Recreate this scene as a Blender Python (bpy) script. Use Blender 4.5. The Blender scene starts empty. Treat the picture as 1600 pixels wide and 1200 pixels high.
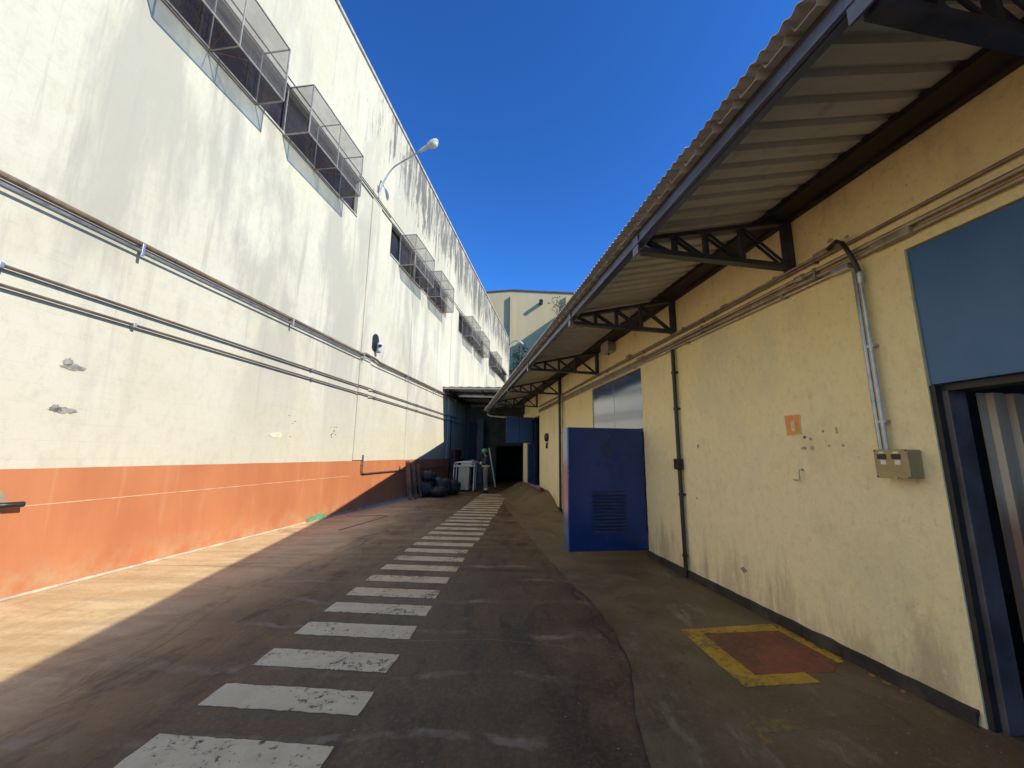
import bpy, bmesh, math, random
from mathutils import Vector, Matrix, noise
rnd = random.Random(7)
sc = bpy.context.scene
C = sc.collection
R = math.radians

# ------------------------------------------------------------------ camera
CAMH = 1.5
FPX = 625.0
pitch = math.atan(111 / FPX); roll = R(0.6)
fwd = Vector((0, math.cos(pitch), math.sin(pitch)))
rgt = Vector((1, 0, 0)); up = rgt.cross(fwd)
r2 = rgt * math.cos(roll) + up * math.sin(roll)
u2 = -rgt * math.sin(roll) + up * math.cos(roll)
cam = bpy.data.cameras.new('camera')
cam.sensor_width = 36; cam.lens = FPX / 1600 * 36
cam.clip_start = 0.05; cam.clip_end = 1000
camo = bpy.data.objects.new('camera', cam); C.objects.link(camo)
camo.matrix_world = Matrix(((r2.x, u2.x, -fwd.x, 0), (r2.y, u2.y, -fwd.y, 0), (r2.z, u2.z, -fwd.z, CAMH), (0, 0, 0, 1)))
sc.camera = camo

# ------------------------------------------------------------------ sky and sun
LD = Vector((-0.546, 0.279, -0.400)).normalized()          # direction the sunlight travels
SUN = -LD
elev = math.asin(SUN.z); azim = math.atan2(SUN.x, SUN.y)
w = bpy.data.worlds.new('World'); sc.world = w; w.use_nodes = True
nt = w.node_tree
bg = nt.nodes['Background']
sky = nt.nodes.new('ShaderNodeTexSky'); sky.sky_type = 'NISHITA'; sky.sun_disc = False
sky.sun_elevation = elev; sky.sun_rotation = azim
sky.air_density = 1.0; sky.dust_density = 0.0; sky.ozone_density = 1.6; sky.altitude = 0
gm = nt.nodes.new('ShaderNodeGamma'); gm.inputs[1].default_value = 1.3
tint = nt.nodes.new('ShaderNodeMix'); tint.data_type = 'RGBA'; tint.blend_type = 'MULTIPLY'; tint.inputs[0].default_value = 1.0
tint.inputs[7].default_value = (0.25, 0.62, 1.06, 1)
nt.links.new(sky.outputs[0], gm.inputs[0]); nt.links.new(gm.outputs[0], tint.inputs[6])
nt.links.new(tint.outputs[2], bg.inputs['Color'])
bg.inputs['Strength'].default_value = 0.125
sun = bpy.data.lights.new('sun', 'SUN'); sun.energy = 5.0; sun.angle = R(0.53); sun.color = (1.0, 0.925, 0.77)
suno = bpy.data.objects.new('sun', sun); C.objects.link(suno)
suno.rotation_euler = LD.to_track_quat('-Z', 'Y').to_euler()
sc.view_settings.view_transform = 'Standard'; sc.view_settings.look = 'None'
sc.view_settings.gamma = 1.0; sc.view_settings.exposure = 0.36
try: sc.view_settings.use_curve_mapping = False
except Exception: pass
sc.render.engine = 'CYCLES'
sc.cycles.max_bounces = 6; sc.cycles.diffuse_bounces = 4; sc.cycles.transparent_max_bounces = 8

# ------------------------------------------------------------------ material helpers
class G:
    """tiny node-graph writer"""
    def __init__(s, name):
        s.m = bpy.data.materials.new(name); s.m.use_nodes = True
        s.t = s.m.node_tree; s.b = s.t.nodes['Principled BSDF']; s.out = s.t.nodes['Material Output']
        s._co = None
    def n(s, typ, **kw):
        nd = s.t.nodes.new(typ)
        for k, v in kw.items(): setattr(nd, k, v)
        return nd
    def put(s, sock, v):
        if isinstance(v, bpy.types.NodeSocket): s.t.links.new(v, sock)
        elif isinstance(v, tuple) and len(v) == 3 and sock.type == 'RGBA': sock.default_value = (*v, 1)
        else: sock.default_value = v
    def co(s, kind='Object'):
        if s._co is None: s._co = s.n('ShaderNodeTexCoord')
        return s._co.outputs[kind]
    def pos(s): return s.n('ShaderNodeNewGeometry').outputs['Position']
    def xyz(s, v):
        nd = s.n('ShaderNodeSeparateXYZ'); s.put(nd.inputs[0], v); return nd.outputs
    def comb(s, x, y, z):
        nd = s.n('ShaderNodeCombineXYZ')
        for i, v in enumerate((x, y, z)): s.put(nd.inputs[i], v)
        return nd.outputs[0]
    def scale(s, v, sx, sy, sz, loc=(0, 0, 0)):
        nd = s.n('ShaderNodeMapping'); s.put(nd.inputs[0], v); nd.inputs['Scale'].default_value = (sx, sy, sz); nd.inputs['Location'].default_value = loc
        return nd.outputs[0]
    def noise(s, v, sc_=1.0, det=6, rough=0.6, dist=0.0):
        nd = s.n('ShaderNodeTexNoise'); s.put(nd.inputs['Vector'], v); nd.inputs['Scale'].default_value = sc_
        nd.inputs['Detail'].default_value = det; nd.inputs['Roughness'].default_value = rough; nd.inputs['Distortion'].default_value = dist
        return nd.outputs['Fac']
    def vor(s, v, sc_=1.0, feat='F1'):
        nd = s.n('ShaderNodeTexVoronoi'); nd.feature = feat; s.put(nd.inputs['Vector'], v); nd.inputs['Scale'].default_value = sc_
        return nd.outputs['Distance']
    def ramp(s, v, a, b, lo=0.0, hi=1.0):
        nd = s.n('ShaderNodeMapRange'); nd.interpolation_type = 'SMOOTHSTEP'; s.put(nd.inputs[0], v)
        nd.inputs[1].default_value = a; nd.inputs[2].default_value = b; nd.inputs[3].default_value = lo; nd.inputs[4].default_value = hi
        return nd.outputs[0]
    def mth(s, op, a, b=0.0, clamp=False):
        nd = s.n('ShaderNodeMath', operation=op, use_clamp=clamp); s.put(nd.inputs[0], a); s.put(nd.inputs[1], b); return nd.outputs[0]
    def mix(s, f, a, b):
        nd = s.n('ShaderNodeMix', data_type='RGBA'); s.put(nd.inputs[0], f); s.put(nd.inputs[6], a); s.put(nd.inputs[7], b); return nd.outputs[2]
    def bump(s, h, strength=0.3, dist=0.01, prev=None):
        nd = s.n('ShaderNodeBump'); nd.inputs['Strength'].default_value = strength; nd.inputs['Distance'].default_value = dist
        s.put(nd.inputs['Height'], h)
        if prev: s.t.links.new(prev, nd.inputs['Normal'])
        return nd.outputs[0]
    def fin(s, col, rough=0.7, normal=None, metal=0.0, spec=None):
        s.put(s.b.inputs['Base Color'], col); s.put(s.b.inputs['Roughness'], rough); s.b.inputs['Metallic'].default_value = metal
        if spec is not None: s.b.inputs['Specular IOR Level'].default_value = spec
        if normal: s.t.links.new(normal, s.b.inputs['Normal'])
        return s.m

def simple(name, col, rough=0.6, metal=0.0, var=0.25, scale=6.0, bump=0.15, bdist=0.003, dirt=None, dirt_amt=0.5, spec=None):
    g = G(name); p = g.co()
    n1 = g.noise(p, scale, 7, 0.65)
    dark = tuple(c * (1 - var) for c in col); lite = tuple(min(1, c * (1 + var)) for c in col)
    c = g.mix(g.ramp(n1, 0.3, 0.7), dark, lite)
    if dirt:
        n2 = g.noise(g.scale(p, 1, 1, 0.5, (3, 1, 2)), scale * 0.7, 8, 0.7)
        c = g.mix(g.ramp(n2, 0.5, 0.72, 0, dirt_amt), c, dirt)
    rr = g.ramp(n1, 0.2, 0.8, max(0.02, rough - 0.1), min(1, rough + 0.12))
    nb = g.bump(g.noise(p, scale * 12, 4, 0.6), bump, bdist)
    return g.fin(c, rr, nb, metal, spec)

M = {}
# --- left wall: cream paint over blockwork, grey wash streaks, black mould below the coping
def m_left():
    g = G('whitewashed_blockwork'); p = g.co(); x, s_, h = g.xyz(p)
    v2 = g.comb(s_, h, 0.0)
    cream = g.mix(g.ramp(g.noise(g.comb(s_, h, 0.0), 0.6, 5), 0.35, 0.65), (0.505, 0.47, 0.345), (0.53, 0.50, 0.39))
    wash = g.noise(g.comb(g.mth('MULTIPLY', s_, 0.52), g.mth('MULTIPLY', h, 0.13), 2.0), 1.0, 10, 0.66, 0.5)
    wash2 = g.noise(g.comb(g.mth('MULTIPLY', s_, 4.5), g.mth('MULTIPLY', h, 0.22), 7.0), 1.0, 7, 0.62, 0.5)
    hm = g.ramp(h, 1.4, 4.5, 0.22, 1.0)
    w1 = g.mth('MULTIPLY', g.ramp(wash, 0.46, 0.58), g.mth('MULTIPLY', hm, g.ramp(h, 7.8, 9.2, 1.0, 0.55)))
    c = g.mix(g.mth('MULTIPLY', w1, 0.72), cream, (0.335, 0.315, 0.255))
    w2 = g.mth('MULTIPLY', g.ramp(wash2, 0.54, 0.72), hm)
    c = g.mix(g.mth('MULTIPLY', w2, 0.6), c, (0.315, 0.295, 0.235))
    fg = g.noise(g.comb(g.mth('MULTIPLY', s_, 7.0), g.mth('MULTIPLY', h, 4.0), 21.0), 1.0, 9, 0.8)
    c = g.mix(g.ramp(fg, 0.46, 0.68, 0, 0.38), c, (0.355, 0.335, 0.265))
    hl = g.noise(g.comb(g.mth('MULTIPLY', s_, 2.2), g.mth('MULTIPLY', h, 26.0), 9.0), 1.0, 6, 0.7)
    c = g.mix(g.ramp(hl, 0.58, 0.70, 0, 0.38), c, (0.37, 0.345, 0.27))
    # mould streaks running down from the coping
    mv = g.comb(g.mth('MULTIPLY', s_, 2.1), g.mth('MULTIPLY', h, 0.26), 3.0)
    mo = g.noise(mv, 1.0, 10, 0.72, 1.2)
    fine = g.noise(g.comb(g.mth('MULTIPLY', s_, 9.0), g.mth('MULTIPLY', h, 2.2), 1.0), 1.0, 8, 0.75, 0.8)
    mm = g.mth('MULTIPLY', g.ramp(h, 8.2, 11.6), g.ramp(s_, 6.0, 14.0, 0.10, 1.0))
    thr = g.mth('SUBTRACT', 0.67, g.mth('MULTIPLY', mm, 0.25))
    f = g.ramp(g.mth('SUBTRACT', g.mth('ADD', g.mth('MULTIPLY', mo, 0.72), g.mth('MULTIPLY', fine, 0.28)), thr), 0.0, 0.10)
    f = g.mth('MULTIPLY', f, g.ramp(mm, 0.02, 0.4))
    c = g.mix(g.mth('MULTIPLY', f, 0.86), c, (0.095, 0.093, 0.09))
    # smudges and small scuffs
    sp = g.noise(g.comb(g.mth('MULTIPLY', s_, 2.6), g.mth('MULTIPLY', h, 9.0), 4.0), 1.0, 9, 0.78)
    c = g.mix(g.ramp(sp, 0.58, 0.74, 0, 0.42), c, (0.44, 0.40, 0.31))
    sq = g.noise(g.comb(g.mth('MULTIPLY', s_, 1.2), g.mth('MULTIPLY', h, 14.0), 14.0), 1.0, 8, 0.75)
    c = g.mix(g.ramp(sq, 0.64, 0.72, 0, 0.4), c, (0.64, 0.59, 0.42))
    br = g.n('ShaderNodeTexBrick'); g.put(br.inputs['Vector'], v2); br.inputs['Scale'].default_value = 1.0
    br.inputs['Brick Width'].default_value = 0.4; br.inputs['Row Height'].default_value = 0.2; br.inputs['Mortar Size'].default_value = 0.006; br.inputs['Mortar Smooth'].default_value = 0.6
    c = g.mix(g.mth('MULTIPLY', br.outputs['Fac'], g.ramp(g.noise(v2, 0.8, 4), 0.35, 0.65, 0.06, 0.26)), c, (0.36, 0.35, 0.31))
    b1 = g.bump(g.mth('SUBTRACT', 1.0, br.outputs['Fac']), 0.22, 0.004)
    b2 = g.bump(g.noise(p, 35, 6, 0.7), 0.35, 0.006, b1)
    b3 = g.bump(g.noise(v2, 2.5, 4, 0.5), 0.25, 0.02, b2)
    return g.fin(c, 0.85, b3, spec=0.25)
M['lwall'] = m_left()
def m_band():
    g = G('orange_wall_paint'); p = g.co(); x, s_, h = g.xyz(p)
    n1 = g.noise(g.comb(g.mth('MULTIPLY', s_, 1.4), g.mth('MULTIPLY', h, 0.5), 0.0), 1.0, 7, 0.6)
    c = g.mix(g.ramp(n1, 0.3, 0.7), (0.40, 0.142, 0.060), (0.47, 0.180, 0.075))
    st = g.noise(g.comb(g.mth('MULTIPLY', s_, 7), g.mth('MULTIPLY', h, 0.5), 0.0), 1.0, 7, 0.65)
    c = g.mix(g.ramp(st, 0.56, 0.75, 0, 0.28), c, (0.55, 0.33, 0.20))
    lowd = g.mth('MULTIPLY', g.ramp(h, 0.0, 0.5, 1, 0), g.ramp(g.noise(p, 3, 8, 0.7), 0.38, 0.7))
    c = g.mix(g.mth('MULTIPLY', lowd, 0.75), c, (0.42, 0.30, 0.17))
    sc2 = g.noise(g.comb(g.mth('MULTIPLY', s_, 1.2), g.mth('MULTIPLY', h, 16.0), 4.0), 1.0, 8, 0.7)
    c = g.mix(g.ramp(sc2, 0.66, 0.74, 0, 0.45), c, (0.26, 0.11, 0.07))
    nb = g.bump(g.noise(p, 30, 6, 0.7), 0.3, 0.005); nb = g.bump(g.noise(p, 3, 4), 0.25, 0.02, nb)
    return g.fin(c, 0.62, nb, spec=0.35)
M['band'] = m_band()
def m_right():
    g = G('yellow_stucco'); p = g.co(); x, s_, h = g.xyz(p)
    v = g.comb(s_, h, 0.0)
    a = g.noise(v, 0.9, 6, 0.6)
    c = g.mix(g.ramp(a, 0.3, 0.7), (0.85, 0.74, 0.36), (0.88, 0.785, 0.41))
    # the colour turns paler towards the foot of the wall, with an uneven edge
    ed = g.mth('ADD', h, g.mth('MULTIPLY', g.mth('SUBTRACT', g.noise(v, 1.3, 6), 0.5), 1.4))
    c = g.mix(g.ramp(ed, 1.4, 3.1, 0.9, 0.0), c, (0.86, 0.785, 0.50))
    t = g.noise(g.comb(g.mth('MULTIPLY', s_, 2.2), g.mth('MULTIPLY', h, 1.0), 9.0), 1.0, 9, 0.72)
    c = g.mix(g.ramp(t, 0.52, 0.72, 0, 0.45), c, (0.60, 0.51, 0.30))
    tg = g.noise(g.comb(g.mth('MULTIPLY', s_, 1.1), g.mth('MULTIPLY', h, 0.6), 31.0), 1.0, 7, 0.65)
    c = g.mix(g.ramp(tg, 0.50, 0.66, 0, 0.32), c, (0.60, 0.57, 0.45))
    # splash dirt rising from the floor
    dn = g.noise(g.comb(g.mth('MULTIPLY', s_, 3.5), g.mth('MULTIPLY', h, 0.55), 2.0), 1.0, 9, 0.72, 0.4)
    low = g.mth('SUBTRACT', dn, g.ramp(h, 0.05, 1.15, 0.0, 0.34))
    c = g.mix(g.ramp(low, 0.38, 0.62, 0, 0.6), c, (0.30, 0.245, 0.165))
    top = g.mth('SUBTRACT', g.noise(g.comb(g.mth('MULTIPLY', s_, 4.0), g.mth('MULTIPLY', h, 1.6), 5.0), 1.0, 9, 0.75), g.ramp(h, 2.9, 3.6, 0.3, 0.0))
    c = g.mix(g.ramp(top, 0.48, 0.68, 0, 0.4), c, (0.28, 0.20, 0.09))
    sk = g.noise(g.comb(g.mth('MULTIPLY', s_, 9.0), g.mth('MULTIPLY', h, 5.0), 11.0), 1.0, 6, 0.7)
    c = g.mix(g.ramp(sk, 0.66, 0.74, 0, 0.7), c, (0.22, 0.18, 0.11))
    sk2 = g.noise(g.comb(g.mth('MULTIPLY', s_, 26.0), g.mth('MULTIPLY', h, 15.0), 3.0), 1.0, 6, 0.75)
    c = g.mix(g.ramp(sk2, 0.54, 0.70, 0, 0.42), c, (0.46, 0.38, 0.22))
    sk3 = g.noise(g.comb(g.mth('MULTIPLY', s_, 13.0), g.mth('MULTIPLY', h, 8.0), 17.0), 1.0, 7, 0.72)
    c = g.mix(g.ramp(sk3, 0.48, 0.66, 0, 0.30), c, (0.62, 0.55, 0.34))
    c = g.mix(g.ramp(sk3, 0.44, 0.32, 0, 0.4), c, (0.90, 0.84, 0.57))
    b1 = g.bump(g.noise(p, 30, 8, 0.75), 0.6, 0.014)
    b2 = g.bump(g.ramp(g.noise(g.scale(p, 1, 1, 0.45, (5, 5, 5)), 14, 8, 0.8), 0.58, 0.70), 0.35, 0.006, b1)
    b3 = g.bump(g.noise(g.scale(p, 1, 1, 0.7), 8, 5, 0.6), 0.5, 0.03, b2); b3 = g.bump(g.noise(p, 2.2, 4), 0.3, 0.05, b3)
    return g.fin(c, 0.75, b3, spec=0.3)
M['rwall'] = m_right()
def m_ground():
    g = G('stained_concrete_yard'); p = g.pos(); x, y, z = g.xyz(p)
    v = g.comb(x, y, 0.0)
    big = g.noise(v, 0.35, 6, 0.6); mid = g.noise(v, 1.6, 9, 0.7); fine = g.noise(v, 28, 6, 0.75); grit = g.noise(v, 120, 3, 0.7)
    sweep = g.noise(g.scale(v, 0.45, 2.2, 1), 1.3, 9, 0.68, 1.2)
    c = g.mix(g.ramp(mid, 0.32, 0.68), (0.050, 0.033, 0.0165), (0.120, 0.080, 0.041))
    # rust-brown dust over the middle of the yard and toward the far end, tan dust along the left wall, its albedo raised to paint in the sunlit strip
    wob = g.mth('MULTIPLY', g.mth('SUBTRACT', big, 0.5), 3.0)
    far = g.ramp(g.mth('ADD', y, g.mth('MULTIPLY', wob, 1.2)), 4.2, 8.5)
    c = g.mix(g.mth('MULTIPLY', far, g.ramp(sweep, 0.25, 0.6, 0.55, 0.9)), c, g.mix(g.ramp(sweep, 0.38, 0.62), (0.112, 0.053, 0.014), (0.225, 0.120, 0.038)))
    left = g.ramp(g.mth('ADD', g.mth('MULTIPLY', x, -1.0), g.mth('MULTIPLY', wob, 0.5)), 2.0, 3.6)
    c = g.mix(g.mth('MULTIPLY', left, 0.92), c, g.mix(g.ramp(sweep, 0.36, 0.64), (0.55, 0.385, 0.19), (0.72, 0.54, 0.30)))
    c = g.mix(g.mth('MULTIPLY', g.ramp(g.noise(g.scale(v, 1.8, 0.5, 1, (4, 2, 0)), 1.7, 9, 0.75, 0.8), 0.48, 0.62, 0, 0.8), g.ramp(left, 0, 1, 1, 0.15)), c, (0.034, 0.025, 0.018))
    c = g.mix(g.ramp(g.noise(g.scale(v, 0.9, 0.6, 1, (9, 5, 0)), 2.6, 9, 0.8), 0.55, 0.72, 0, 0.5), c, (0.23, 0.18, 0.115))
    # swirled scuff marks left by tyres and trolleys
    wv = g.n('ShaderNodeTexWave'); wv.wave_type = 'RINGS'; g.put(wv.inputs['Vector'], g.scale(v, 1, 0.8, 1, (-2.5, -1.2, 0)))
    wv.inputs['Scale'].default_value = 0.6; wv.inputs['Distortion'].default_value = 5; wv.inputs['Detail'].default_value = 6; wv.inputs['Detail Scale'].default_value = 0.8; wv.inputs['Detail Roughness'].default_value = 0.6
    sw = g.mth('MULTIPLY', g.ramp(wv.outputs['Fac'], 0.93, 1.0), g.ramp(mid, 0.45, 0.65))
    c = g.mix(g.mth('MULTIPLY', sw, 0.5), c, (0.36, 0.315, 0.25))
    scr = g.noise(g.scale(v, 9.0, 0.55, 1, (2, 4, 0)), 1.6, 8, 0.72, 0.3)
    c = g.mix(g.ramp(scr, 0.64, 0.72, 0, 0.35), c, (0.30, 0.25, 0.18))
    scr2 = g.noise(g.scale(v, 0.7, 6.0, 1, (6, 1, 0)), 1.4, 8, 0.72, 0.6)
    c = g.mix(g.mth('MULTIPLY', g.ramp(scr2, 0.64, 0.72, 0, 0.35), g.ramp(left, 0, 1, 1, 0.4)), c, (0.035, 0.027, 0.02))
    c = g.mix(g.ramp(fine, 0.42, 0.75, 0.0, 0.38), c, (0.21, 0.16, 0.10))
    c = g.mix(g.mth('MULTIPLY', g.ramp(grit, 0.58, 0.72, 0, 0.6), g.ramp(left, 0, 1, 1, 0.3)), c, (0.032, 0.025, 0.019))
    c = g.mix(g.ramp(g.noise(v, 75, 3, 0.7), 0.66, 0.74, 0, 0.5), c, (0.32, 0.27, 0.20))
    b = g.bump(fine, 0.5, 0.008); b = g.bump(grit, 0.45, 0.004, b); b = g.bump(mid, 0.25, 0.03, b)
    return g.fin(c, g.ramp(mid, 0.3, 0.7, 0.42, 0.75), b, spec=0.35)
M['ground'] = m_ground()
def m_apron():
    g = G('mossy_concrete_apron'); p = g.pos(); x, y, z = g.xyz(p); v = g.comb(x, y, 0.0)
    mid = g.noise(v, 1.9, 9, 0.7); big = g.noise(v, 0.6, 5); fine = g.noise(v, 30, 6, 0.75)
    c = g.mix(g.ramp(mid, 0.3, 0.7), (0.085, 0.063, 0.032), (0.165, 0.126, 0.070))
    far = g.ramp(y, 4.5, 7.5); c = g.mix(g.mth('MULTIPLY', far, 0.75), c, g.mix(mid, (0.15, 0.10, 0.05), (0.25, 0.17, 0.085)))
    moss = g.ramp(g.noise(g.scale(v, 1, 0.7, 1, (3, 3, 0)), 1.4, 9, 0.72), 0.50, 0.66, 0, 0.6)
    c = g.mix(moss, c, (0.060, 0.056, 0.026))
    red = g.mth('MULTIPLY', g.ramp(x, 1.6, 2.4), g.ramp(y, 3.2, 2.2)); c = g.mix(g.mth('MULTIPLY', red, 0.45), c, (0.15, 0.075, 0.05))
    blk = g.ramp(g.noise(g.scale(v, 2.4, 0.8, 1, (1, 8, 0)), 2.0, 9, 0.75, 1.0), 0.56, 0.70, 0, 0.7); c = g.mix(blk, c, (0.032, 0.027, 0.019)); c = g.mix(g.ramp(g.noise(v, 110, 3, 0.7), 0.58, 0.72, 0, 0.5), c, (0.035, 0.028, 0.02)); c = g.mix(g.ramp(fine, 0.45, 0.75, 0, 0.35), c, (0.24, 0.20, 0.14))
    pale = g.ramp(g.noise(g.scale(v, 2, 0.7, 1, (7, 1, 0)), 1.6, 9, 0.75), 0.56, 0.70, 0, 0.5); c = g.mix(pale, c, (0.33, 0.275, 0.19))
    b = g.bump(fine, 0.35, 0.006); b = g.bump(mid, 0.25, 0.02, b)
    return g.fin(c, g.ramp(mid, 0.3, 0.7, 0.5, 0.75), b, spec=0.35)
M['apron'] = m_apron()
def m_paint(name, col, col2, wear, lo, hi):
    g = G(name); p = g.pos(); x, y, z = g.xyz(p); v = g.comb(x, y, 0.0)
    n1 = g.noise(v, 22, 8, 0.75); n2 = g.noise(v, 2.1, 5, 0.6); n3 = g.noise(v, 5, 7, 0.7)
    c = g.mix(g.ramp(n3, 0.3, 0.7), col, col2)
    ws = g.mth('ADD', g.mth('MULTIPLY', n1, 0.6), g.mth('MULTIPLY', n2, 0.4))
    f = g.ramp(ws, lo, hi)
    c = g.mix(f, c, wear)
    b = g.bump(g.mth('SUBTRACT', 1.0, f), 0.5, 0.002); b = g.bump(n1, 0.2, 0.004, b)
    return g.fin(c, 0.7, b, spec=0.3)
M['white_paint'] = m_paint('worn_white_road_paint', (0.52, 0.445, 0.275), (0.64, 0.555, 0.36), (0.08, 0.070, 0.048), 0.53, 0.585)
M['dusty_paint'] = m_paint('dusty_cream_road_paint', (0.54, 0.43, 0.25), (0.66, 0.545, 0.34), (0.15, 0.09, 0.045), 0.51, 0.60)
M['yellow_paint'] = m_paint('worn_yellow_road_paint', (0.42, 0.245, 0.024), (0.52, 0.33, 0.045), (0.14, 0.105, 0.05), 0.47, 0.60)
M['faded_yellow'] = m_paint('faded_yellow_road_paint', (0.24, 0.16, 0.045), (0.29, 0.20, 0.06), (0.13, 0.10, 0.06), 0.36, 0.52)
M['red_paint'] = m_paint('worn_red_road_paint', (0.22, 0.062, 0.038), (0.29, 0.092, 0.055), (0.10, 0.066, 0.04), 0.42, 0.62)
M['kerb_dark'] = simple('tarred_skirting', (0.022, 0.020, 0.021), 0.7, 0, 0.5, 5, 0.6, 0.01, dirt=(0.12, 0.095, 0.06), dirt_amt=0.5)
M['blue'] = None
def m_blue(name, c1, c2, rough, wave):
    g = G(name); p = g.co()
    n1 = g.noise(p, 1.4, 6, 0.6)
    c = g.mix(g.ramp(n1, 0.3, 0.7), c1, c2)
    sm = g.noise(p, 6, 8, 0.7); c = g.mix(g.ramp(sm, 0.60, 0.75, 0, 0.3), c, tuple(v * 0.55 for v in c1))
    dst = g.noise(g.scale(p, 1, 1, 0.3), 7, 8, 0.72)
    c = g.mix(g.ramp(dst, 0.62, 0.8, 0, 0.25), c, (0.16, 0.17, 0.19))
    b = g.bump(g.noise(p, 1.6, 2, 0.4), wave, 0.05); b = g.bump(g.noise(p, 60, 3), 0.05, 0.002, b)
    return g.fin(c, g.ramp(sm, 0.3, 0.75, rough, rough + 0.14), b, spec=0.5)
M['blue'] = m_blue('glossy_blue_door_paint', (0.002, 0.024, 0.125), (0.003, 0.032, 0.155), 0.16, 0.10)
M['blue_transom'] = m_blue('blue_sheet_paint', (0.03, 0.09, 0.21), (0.04, 0.11, 0.24), 0.07, 0.25)
bt = M['blue_transom'].node_tree.nodes['Principled BSDF']; bt.inputs['Coat Weight'].default_value = 1.0; bt.inputs['Coat IOR'].default_value = 2.3; bt.inputs['Coat Roughness'].default_value = 0.12
M['blue_matt'] = m_blue('faded_blue_steel', (0.040, 0.125, 0.285), (0.050, 0.148, 0.325), 0.38, 0.2)
M['blue_dark'] = simple('dark_blue_sticker', (0.006, 0.022, 0.085), 0.35, 0, 0.2, 8, 0.05)
M['steel_blue'] = simple('dark_blue_painted_steel', (0.030, 0.036, 0.062), 0.38, 0, 0.5, 5, 0.25, dirt=(0.07, 0.045, 0.03), dirt_amt=0.5)
M['steel_fascia'] = simple('weathered_blue_fascia_steel', (0.055, 0.080, 0.165), 0.34, 0.2, 0.5, 2.2, 0.25, dirt=(0.035, 0.033, 0.036), dirt_amt=0.75)
M['black_steel'] = simple('black_sooty_steel', (0.022, 0.021, 0.023), 0.6, 0, 0.4, 5, 0.3)
def m_cement():
    g = G('weathered_fibre_cement_sheet'); p = g.co(); x, s_, h = g.xyz(p)
    n = g.noise(g.comb(g.mth('MULTIPLY', x, 0.7), g.mth('MULTIPLY', s_, 5), 0.0), 1.0, 8, 0.7); n2 = g.noise(p, 7, 8, 0.72)
    c = g.mix(g.ramp(n, 0.3, 0.7), (0.52, 0.505, 0.46), (0.64, 0.62, 0.57))
    c = g.mix(g.ramp(n2, 0.52, 0.74, 0, 0.5), c, (0.30, 0.26, 0.20))
    b = g.bump(g.noise(p, 50, 5, 0.7), 0.3, 0.004)
    return g.fin(c, 0.85, b, spec=0.2)
M['cement'] = m_cement()
M['zinc'] = simple('galvanised_steel', (0.42, 0.42, 0.41), 0.36, 0.75, 0.25, 8, 0.15, dirt=(0.25, 0.22, 0.18), dirt_amt=0.5)
M['conduit'] = simple('painted_grey_conduit', (0.33, 0.29, 0.215), 0.45, 0.35, 0.3, 7, 0.2, dirt=(0.16, 0.11, 0.075), dirt_amt=0.7)
M['conduit_red'] = simple('dusty_brown_conduit', (0.235, 0.175, 0.125), 0.5, 0.1, 0.3, 7, 0.2, dirt=(0.10, 0.06, 0.045), dirt_amt=0.6)
M['brown_pipe'] = simple('brown_painted_pipe', (0.165, 0.118, 0.07), 0.5, 0.1, 0.3, 3, 0.2, dirt=(0.33, 0.31, 0.27), dirt_amt=0.5)
M['grey_pipe'] = simple('grey_painted_pipe', (0.13, 0.105, 0.085), 0.45, 0.3, 0.3, 4, 0.2, dirt=(0.11, 0.07, 0.05), dirt_amt=0.6)
M['black_pipe'] = simple('black_plastic_pipe', (0.018, 0.016, 0.017), 0.4, 0, 0.35, 6, 0.2, dirt=(0.08, 0.06, 0.05), dirt_amt=0.4)
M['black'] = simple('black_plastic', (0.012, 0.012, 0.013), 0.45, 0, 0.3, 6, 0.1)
M['grey_plastic'] = simple('light_grey_plastic', (0.42, 0.43, 0.44), 0.4, 0, 0.15, 10, 0.1)
M['white_plastic'] = simple('white_plastic', (0.72, 0.71, 0.66), 0.45, 0, 0.1, 10, 0.1)
M['glass'] = None
def m_glass(name, col, rough):
    g = G(name); p = g.co()
    n = g.noise(p, 2.0, 6, 0.6)
    c = g.mix(g.ramp(n, 0.4, 0.7), col, tuple(v * 1.8 + 0.008 for v in col))
    b = g.bump(g.noise(p, 1.3, 2), 0.06, 0.03)
    return g.fin(c, g.ramp(n, 0.3, 0.8, rough, rough + 0.25), b, spec=0.35)
M['glass'] = m_glass('dark_dusty_window_glass', (0.020, 0.017, 0.018), 0.16)
def m_screen(name, c1, c2, op0, op1):
    g = G(name); p = g.co()
    n = g.noise(p, 3.0, 6, 0.7)
    tr = g.n('ShaderNodeBsdfTransparent'); mx = g.n('ShaderNodeMixShader')
    g.put(mx.inputs[0], g.ramp(n, 0.3, 0.75, op0, op1))
    g.fin(g.mix(n, c1, c2), 0.6, None, 0.3)
    g.t.links.new(tr.outputs[0], mx.inputs[1]); g.t.links.new(g.b.outputs[0], mx.inputs[2]); g.t.links.new(mx.outputs[0], g.out.inputs[0])
    return g.m
M['screen'] = m_screen('fine_wire_mesh', (0.14, 0.127, 0.112), (0.21, 0.19, 0.168), 0.28, 0.42)
M['screen_dark'] = m_screen('shaded_underside_wire_mesh', (0.055, 0.034, 0.030), (0.09, 0.058, 0.05), 0.36, 0.52)  # darker copy of the mesh, painting shade into the cage undersides
M['cage'] = simple('grey_cage_angle_iron', (0.30, 0.285, 0.26), 0.5, 0.3, 0.25, 6, 0.2, dirt=(0.2, 0.13, 0.09), dirt_amt=0.5)
M['rust'] = simple('rusty_brown_steel', (0.15, 0.085, 0.055), 0.75, 0.1, 0.4, 5, 0.5, dirt=(0.06, 0.04, 0.03), dirt_amt=0.6)
M['wood'] = simple('weathered_brown_plank', (0.17, 0.105, 0.065), 0.8, 0, 0.4, 4, 0.5)
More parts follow.
